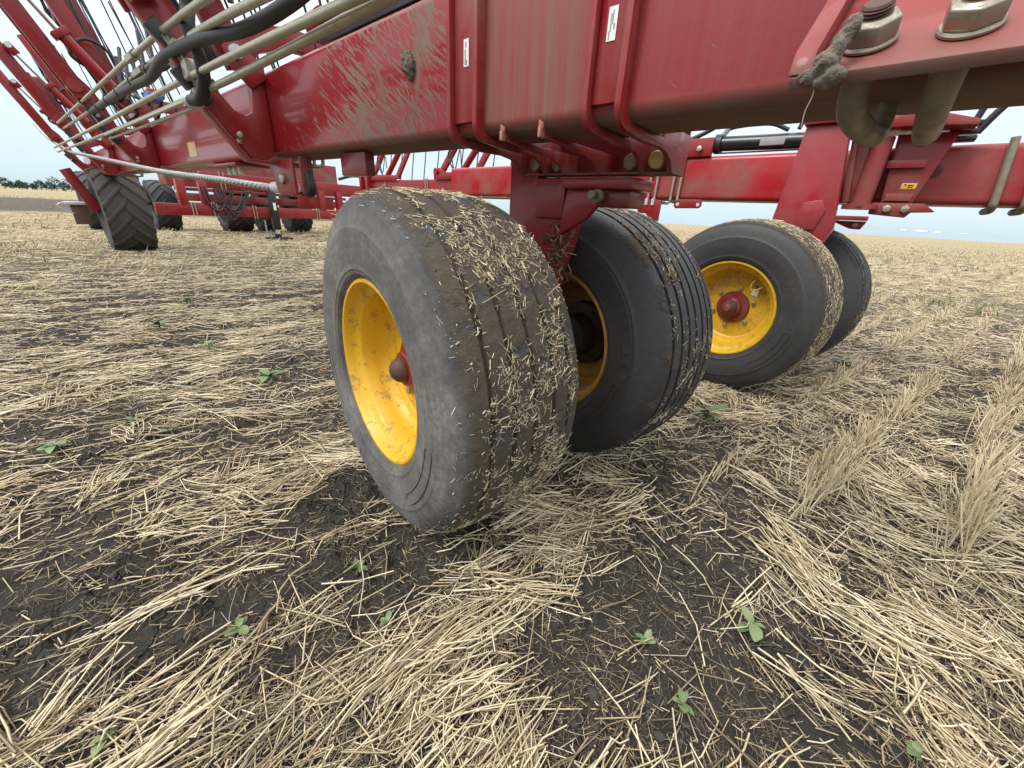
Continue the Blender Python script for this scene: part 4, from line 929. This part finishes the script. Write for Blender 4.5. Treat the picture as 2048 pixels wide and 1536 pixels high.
for n_ in (3.3, 4.9):
    for d_ in (0, .09): cp(ptube, 'frame_u_bolt', m_zinc, [(13.08, n_+d_, 1.66), (13.08, n_+d_, 1.24)], .012, 0, 6)
cp(pbox, 'jack_tube', m_blk, (12.74, 12.90), (4.27, 4.45), (.30, 1.30), .01)
cp(pbox, 'jack_label', m_white, (12.734, 12.739), (4.33, 4.40), (.80, .99), 0)
cp(pbox, 'jack_ram', m_galv, (12.78, 12.87), (4.31, 4.40), (.15, .32), .01)
cp(pbox, 'jack_shoe', m_blk, (12.76, 12.89), (4.28, 4.43), (.08, .19), .01)
cp(pbox, 'jack_foot', m_blk, (12.65, 13.0), (4.05, 4.68), (.045, .09), .008)
for q in range(7):
    a_ = 2.75+.08*q+.1*g_.random(); lo = .48+.3*g_.random(); cp(ptube, 'hanging_hose', m_hose, [(13.0, a_, 1.28), (12.95, a_+.08, .9), (12.9, a_+.25, lo), (12.92, a_+.42, lo+.15), (13.0, a_+.5+.2*g_.random(), 1.25)], .020, 5, 6)
prev = None
for q in range(9):
    pts = [(12.95, 4.12+.018*math.cos(t_*pi/4)*(q % 2 == 0), .50-.055*q+.036*math.sin(t_*pi/4)) if q % 2 == 0 else (12.95+.018*math.cos(t_*pi/4), 4.12, .50-.055*q+.036*math.sin(t_*pi/4)) for t_ in range(9)]
    cp(ptube, 'chain_link', m_galv, pts, .007, 0, 5)
for (u, n_, r_, w_) in ((17.3, 1.15, .78, .62), (17.3, 2.65, .74, .62), (16.8, 4.45, .72, .8), (16.8, 6.45, .72, .7), (16.8, 5.4, .72, .5)):
    make_lug_tyre('cart_tyre', cart, u, n_, r_, w_, m_lugf, CO)
cp(rod, 'cart_axle', m_blk, (17.3, .9, .72), (16.8, 6.8, .72), .08)

# ------------------------------------------------------------------ mud stuck on the drill
def lump(name, pos_list, mat, seed, label, cat, hairs=0):
    """clod made from merged blobs, remeshed into one rough lump"""
    bm = bmesh.new(); g_ = random.Random(seed)
    for p, r in pos_list:
        b = bmesh.new(); bmesh.ops.create_icosphere(b, subdivisions=4, radius=1.)
        for v_ in b.verts:
            q = v_.co.copy(); k = 1+.22*(float(fbm(np.array(q.x*3+seed+q.z*2), np.array(q.y*3+q.z*3), seed, 3))-.5)*2+.16*(float(vn(np.array(q.x*11+q.z*9), np.array(q.y*11-q.z*7), seed))-.5)
            v_.co = Vector((q.x*r[0]*k, q.y*r[1]*k, q.z*r[2]*k))+Vector(p)
        me = bpy.data.meshes.new('t'); b.to_mesh(me); b.free(); bm.from_mesh(me); bpy.data.meshes.remove(me)
    me = bpy.data.meshes.new(name); bm.to_mesh(me); bm.free(); o = bpy.data.objects.new(name, me); COL.objects.link(o)
    if len(pos_list) > 1:
        md = o.modifiers.new('r', 'REMESH'); md.mode = 'VOXEL'; md.voxel_size = .0022
        dg = bpy.context.evaluated_depsgraph_get(); me2 = bpy.data.meshes.new_from_object(o.evaluated_get(dg)); o.modifiers.clear(); o.data = me2; me = me2
        for v_ in me.vertices:
            c_ = v_.co; k = (float(vn(np.array(c_.x*190), np.array(c_.y*190+c_.z*170), seed))-.5)*.006; v_.co += v_.normal*k
    me.materials.clear(); me.materials.append(mat)
    for p in me.polygons: p.use_smooth = True
    tag(o, label, cat); return o
rotm = Matrix.Rotation(LROT, 4, 'Z')
def at_m(o, u, n, z): o.matrix_world = Matrix.Translation(drill.location+rotm @ M(u, n, z)) @ rotm; return o
at_m(lump('mud_clod', [((0, 0, 0), (.028, .016, .034)), ((.006, .004, -.024), (.017, .012, .022)), ((-.008, .002, .018), (.018, .013, .018))], m_mudm, 3, 'oval clod of dried mud stuck on the red beam face above the front wheel', 'mud clod'), 1.265, .893, 1.440)
at_m(lump('mud_clump', [(tuple(c*.66 for c in p_), tuple(c*.66 for c in q_)) for p_, q_ in [((0, 0, 0), (.020, .022, .024)), ((.013, 0, .026), (.014, .016, .020)), ((.024, .003, .050), (.012, .013, .018)), ((.016, -.002, -.022), (.020, .018, .015)), ((.004, 0, -.026), (.018, .016, .014)), ((-.026, .002, -.018), (.012, .012, .013))]], m_mudk, 8, 'shaggy grey clump of mud and roots wedged beside the big nut', 'mud clump'), .112, .684, 1.2195)
r_ = ptube('root_strand', None, plain('dry root', (.20, .17, .13), .8), [(0, 0, 0), (-.001, 0, -.018), (.002, 0, -.034), (.001, 0, -.052)], .0009, 4, 5)
for v_ in r_.data.vertices: v_.co -= M(0, 0, 0)
at_m(r_, .117, .684, 1.206); tag(r_, 'thin pale root dangling from the mud clump below the nuts', 'root')
# muddy straw packed behind the first wheel on the caster leg
V_ = []; F_ = []; g_ = np.random.default_rng(9); n = 150
c0 = np.stack([.865+g_.normal(0, .030, n), np.full(n, 1.222), 1.0-g_.random(n)**1.0*.20], -1); c0[:, 0] += (1.0-c0[:, 2])*.10-.02
a_ = g_.uniform(0, pi, n); L_ = g_.uniform(.012, .045, n); w_ = g_.uniform(.002, .005, n)
du = np.cos(a_)*L_; dz = np.sin(a_)*L_; v = np.zeros((n, 6, 3))
for e, s_ in ((0, -.5), (1, .5)):
    for q, (o1, o2) in enumerate(((.5, 0), (-.5, 0), (0, -1))):
        v[:, e*3+q] = c0+np.stack([du*s_-np.sin(a_)*w_*o1, o2*w_-e*g_.uniform(0, .012, n), dz*s_+np.cos(a_)*w_*o1], -1)
vv = v.reshape(-1, 3).copy(); vv[:, 0] = -(vv[:, 0]-U0); vv[:, 1] -= N0
ix = np.arange(n)[:, None]*6
o = np_mesh('packed_trash', vv, np.concatenate([np.concatenate([ix+k for k in w], 1) for w in ((0, 1, 4, 3), (1, 2, 5, 4), (2, 0, 3, 5))]), straw_mat('muddy trash', (.012, .010, .008), (.12, .09, .05)), {'tone': np.repeat(g_.beta(1, 3, n), 6)})
o.parent = leg; o['kind'] = 'stuff'

# ------------------------------------------------------------------ weeds
m_leaf = [plain('weed leaf', (.085, .135, .046), .5, var=.3, scale=40), plain('pale weed leaf', (.14, .185, .075), .5, var=.3, scale=40)]
m_stem = plain('weed stem', (.12, .17, .07), .5)
def leaf_bm(L, W):
    bm = bmesh.new(); rows = []
    for k in range(6):
        f = k/5; wd = W*math.sin(pi*min(1, f*.92+.04))**.75; z = .10*L*math.sin(pi*f)-.10*L*f
        rows.append([bm.verts.new((L*f, s*wd/2*(1+.08*math.sin(k*2.1)), z+(abs(s)*wd*.16))) for s in (-1, 0, 1)])
    for A_, B_ in zip(rows, rows[1:]):
        for q in range(2): bm.faces.new((A_[q], A_[q+1], B_[q+1], B_[q]))
    return bm
LEAF = [bm_obj('leaf', leaf_bm(1, w_), m_leaf[k % 2], None, 60) for k, w_ in enumerate((.62, .55, .40, .72))]
LEAFM = [o.data for o in LEAF]
for o in LEAF: bpy.data.objects.remove(o)
def weed(x, y, size, nl, seed, label, kinds=(0, 1, 2, 3), hgt=.5):
    g_ = random.Random(seed); z = float(zg(np.array(x), np.array(y)))
    t = empty('weed_seedling', (x, y, z), g_.random()*6); tag(t, label, 'weed', 'young weeds growing through the straw')
    bm_obj('stem', bm_tube([(0, 0, -.01), (.002, 0, size*hgt*.5), (0, .003, size*hgt)], size*.03, 6), m_stem, t, 60)
    for k in range(nl):
        L = size*g_.uniform(.55, 1.0); o = bpy.data.objects.new('leaf', LEAFM[g_.choice(kinds)]); COL.objects.link(o); o.parent = t
        o.location = (0, 0, size*hgt*(.35+.6*k/nl)); o.scale = (L, L, L); o.rotation_euler = (g_.uniform(-.35, .35), g_.uniform(-.75, .15), k*2.4+g_.uniform(-.5, .5))
WEEDS = [(-.66, .63, .042, 4, 'small two leaved weed on bare dark soil in the lower left'), (-.44, .85, .040, 5, 'tiny weed on the bare soil just left of the front wheel base'),
         (.69, .71, .055, 4, 'broad leaved weed in pale straw at lower right, the biggest there'), (.43, .52, .036, 5, 'weed at the bottom edge just right of the bare soil patch'),
         (.90, .45, .042, 4, 'weed cut by the bottom edge at far lower right'), (.39, .66, .036, 4, 'round leaved weed beside the bare soil patch in the bottom middle'),
         (-.30, .68, .034, 4, 'weed among crossed stalks below the front wheel, left one'), (-.09, .66, .018, 3, 'minute dark weed among stalks directly below the front wheel'),
         (-.77, .40, .030, 4, 'faint weed half buried in straw at the bottom left edge'), (-1.47, 2.11, .085, 9, 'bushy grey green weed on dark soil left of the front wheel'),
         (-1.89, 1.32, .065, 7, 'leafy weed tangled in straw near the left edge'), (-1.86, 1.63, .055, 6, 'weed in straw above the leafy one by the left edge'),
         (1.47, 2.48, .10, 9, 'bright seedling cluster at the foot of the third wheel'), (1.11, 1.94, .10, 8, 'weed in the shade between the second and third wheels'),
         (-1.59, 1.52, .05, 5, 'single upright weed in straw left of the front wheel'), (-1.95, 1.15, .06, 5, 'pale weed cut off by the left edge of the picture'),
         (-2.9, 3.0, .09, 6, 'weed in the flattened straw farther off on the left'), (-2.2, 2.6, .09, 6, 'small weed farther off, left of the yellow rim'),
         (2.6, 2.9, .12, 8, 'green regrowth in the stubble row right of the last wheel'), (-3.4, 3.9, .10, 7, 'weed in pale straw short of the lugged tyre')]
for q, (x, y, s_, nl, lb) in enumerate(WEEDS): weed(x, y, s_, nl, q+3, lb, hgt=.45 if s_ < .06 else .8)
# grassy green regrowth far off
x, y, r = scatter(26000, 5, 40, 1.2); f = fbm(x*.22, y*.22, 91, 3)+.5*(fbm(x*1.2, y*1.2, 92, 2)-.5); k = (rng.random(len(x)) < np.clip((f-.60)*4, 0, 1)); x, y, r = x[k], y[k], r[k]; n = len(x)
m_grass = plain('green regrowth', (.17, .19, .085), .7, var=.4, scale=3)
straws('green_regrowth', x, y, rng.uniform(0, 6.3, n), rng.uniform(.05, .12, n), .008*(1+r*.1), 0, rng.uniform(.5, 1.4, n), None, None, m_grass, seg=1, base=zg(x, y))

# ------------------------------------------------------------------ upright stubble tufts near at hand
STALK = []
for k in range(4):
    P = smooth_path([(0, 0, 0), (.03*(k-1.5)*.3, .02*(k % 2-.5), .5), (.05*(k-1.5)*.4, 0, 1)], 3)
    bm = bm_tube(P, [.016]*(len(P)), 5); o = bm_obj('stalk', bm, m_stub, None, 60); at_ = o.data.attributes.new('tone', 'FLOAT', 'POINT')
    at_.data.foreach_set('value', np.full(len(o.data.vertices), (.45, .62, .55, .75)[k], np.float32)); STALK.append(o.data); bpy.data.objects.remove(o)
TUFTS = [(1.24, 1.26, 30, .19, 'leaning stubble tuft in the row nearest the right foreground'), (1.42, 1.47, 34, .18, 'broad stubble tuft just behind the nearest one on the right'), (1.80, 1.72, 30, .17, 'stubble tuft in the middle of the right hand row'),
         (1.72, 1.12, 44, .22, 'tall thick stubble tuft nearest the right edge'), (2.05, 1.40, 40, .20, 'stubble tuft behind the tall one at the right edge'), (.96, 1.42, 12, .15, 'sparse stubble tuft between the second wheel and right foreground'),
         (2.4, 2.15, 26, .18, 'stubble tuft farther along the right hand row'), (2.75, 2.0, 28, .19, 'stubble tuft farther off near the right edge'), (1.15, 2.2, 8, .13, 'few stiff stalks standing in front of the third wheel')]
for q, (x, y, ns, h_, lb) in enumerate(TUFTS):
    g_ = random.Random(q+40); t = empty('stubble_tuft', (x, y, float(zg(np.array(x), np.array(y)))-.01)); tag(t, lb, 'stubble', 'standing stubble tufts')
    for k in range(ns):
        o = bpy.data.objects.new('stalk', g_.choice(STALK)); COL.objects.link(o); o.parent = t
        s_ = g_.gauss(0, .13); l_ = g_.gauss(0, .018); o.location = (s_*RX-l_*RY, s_*RY+l_*RX, 0)
        hh = h_*g_.uniform(.55, 1.1); o.scale = (.16, .16, hh); o.rotation_euler = (g_.gauss(0, .20), g_.gauss(.38, .22), g_.gauss(ROW+.1, .35))
        o.rotation_mode = 'XYZ'

# ------------------------------------------------------------------ shelterbelt on the horizon, far clouds
m_tree = plain('distant tree foliage', (.060, .085, .055), .9, var=.4, scale=.6); m_trunk = plain('distant trunk', (.06, .05, .04), .9)
def crown(seed, h, w_):
    g_ = np.random.default_rng(seed); n = 240; p = g_.normal(0, 1, (n, 3)); p /= np.linalg.norm(p, axis=1)[:, None]; p *= g_.uniform(.35, 1, n)[:, None]**.6
    p = p*np.array([w_/2, w_/2, h*.42])+np.array([0, 0, h*.55]); p[:, :2] *= (1.25-.7*p[:, 2:]/h); s = g_.uniform(.2, .55, n)
    a = g_.normal(0, 1, (n, 2, 3)); q = np.stack([p+a[:, 0]*s[:, None]*.7, p-a[:, 0]*s[:, None]*.4+a[:, 1]*s[:, None]*.5, p-a[:, 1]*s[:, None]*.7, p+a[:, 1]*s[:, None]*.2+g_.normal(0, .3, (n, 3))], 1)
    return q.reshape(-1, 3), np.arange(n*4).reshape(-1, 4)
g_ = random.Random(21); D = 330
for k in range(34):
    az = math.radians(-58.5+k*.44+g_.uniform(-.12, .12)); d = D+g_.uniform(-15, 25); h = g_.choice((3.2, 4, 4.6, 5.6, 6.6))*g_.uniform(.85, 1.1)
    t = empty('tree', (d*math.sin(az), d*math.cos(az), -.1)); tag(t, 'dark green tree in the shelterbelt on the left horizon', 'tree', 'trees of the shelterbelt on the horizon')
    c = np_mesh('crown', *crown(k, h, h*g_.uniform(.75, 1.5)), m_tree); c.parent = t
    bm_obj('trunk', bm_tube([(0, 0, 0), (.1, 0, h*.3), (0, .1, h*.7)], [.15, .1, .05], 6), m_trunk, t)
m_cl = Mat('cumulus', 1); m_cl.base((.47, .52, .56))
for k, (az, el, w_, h_) in enumerate(((42.1, .60, 18, 4), (43.4, .56, 26, 8), (44.6, .55, 17, 5), (46.3, .55, 16, 3))):
    bm = bmesh.new(); g_ = random.Random(k); bmesh.ops.create_icosphere(bm, subdivisions=4, radius=1)
    for v_ in bm.verts:
        q = v_.co; kk = 1+.75*(float(fbm(np.array(q.x*2.2+k*9), np.array(q.z*2.2+q.y*1.4), 5, 4))-.5); v_.co = Vector((q.x*w_*kk, q.y*20, max(q.z, -.2)*h_*kk))
    o = bm_obj('cloud', bm, m_cl.m, None, 180); a = math.radians(az); o.location = (3000*math.sin(a), 3000*math.cos(a), 3000*math.tan(math.radians(el))); o.rotation_euler = (0, 0, -a); o['kind'] = 'structure'
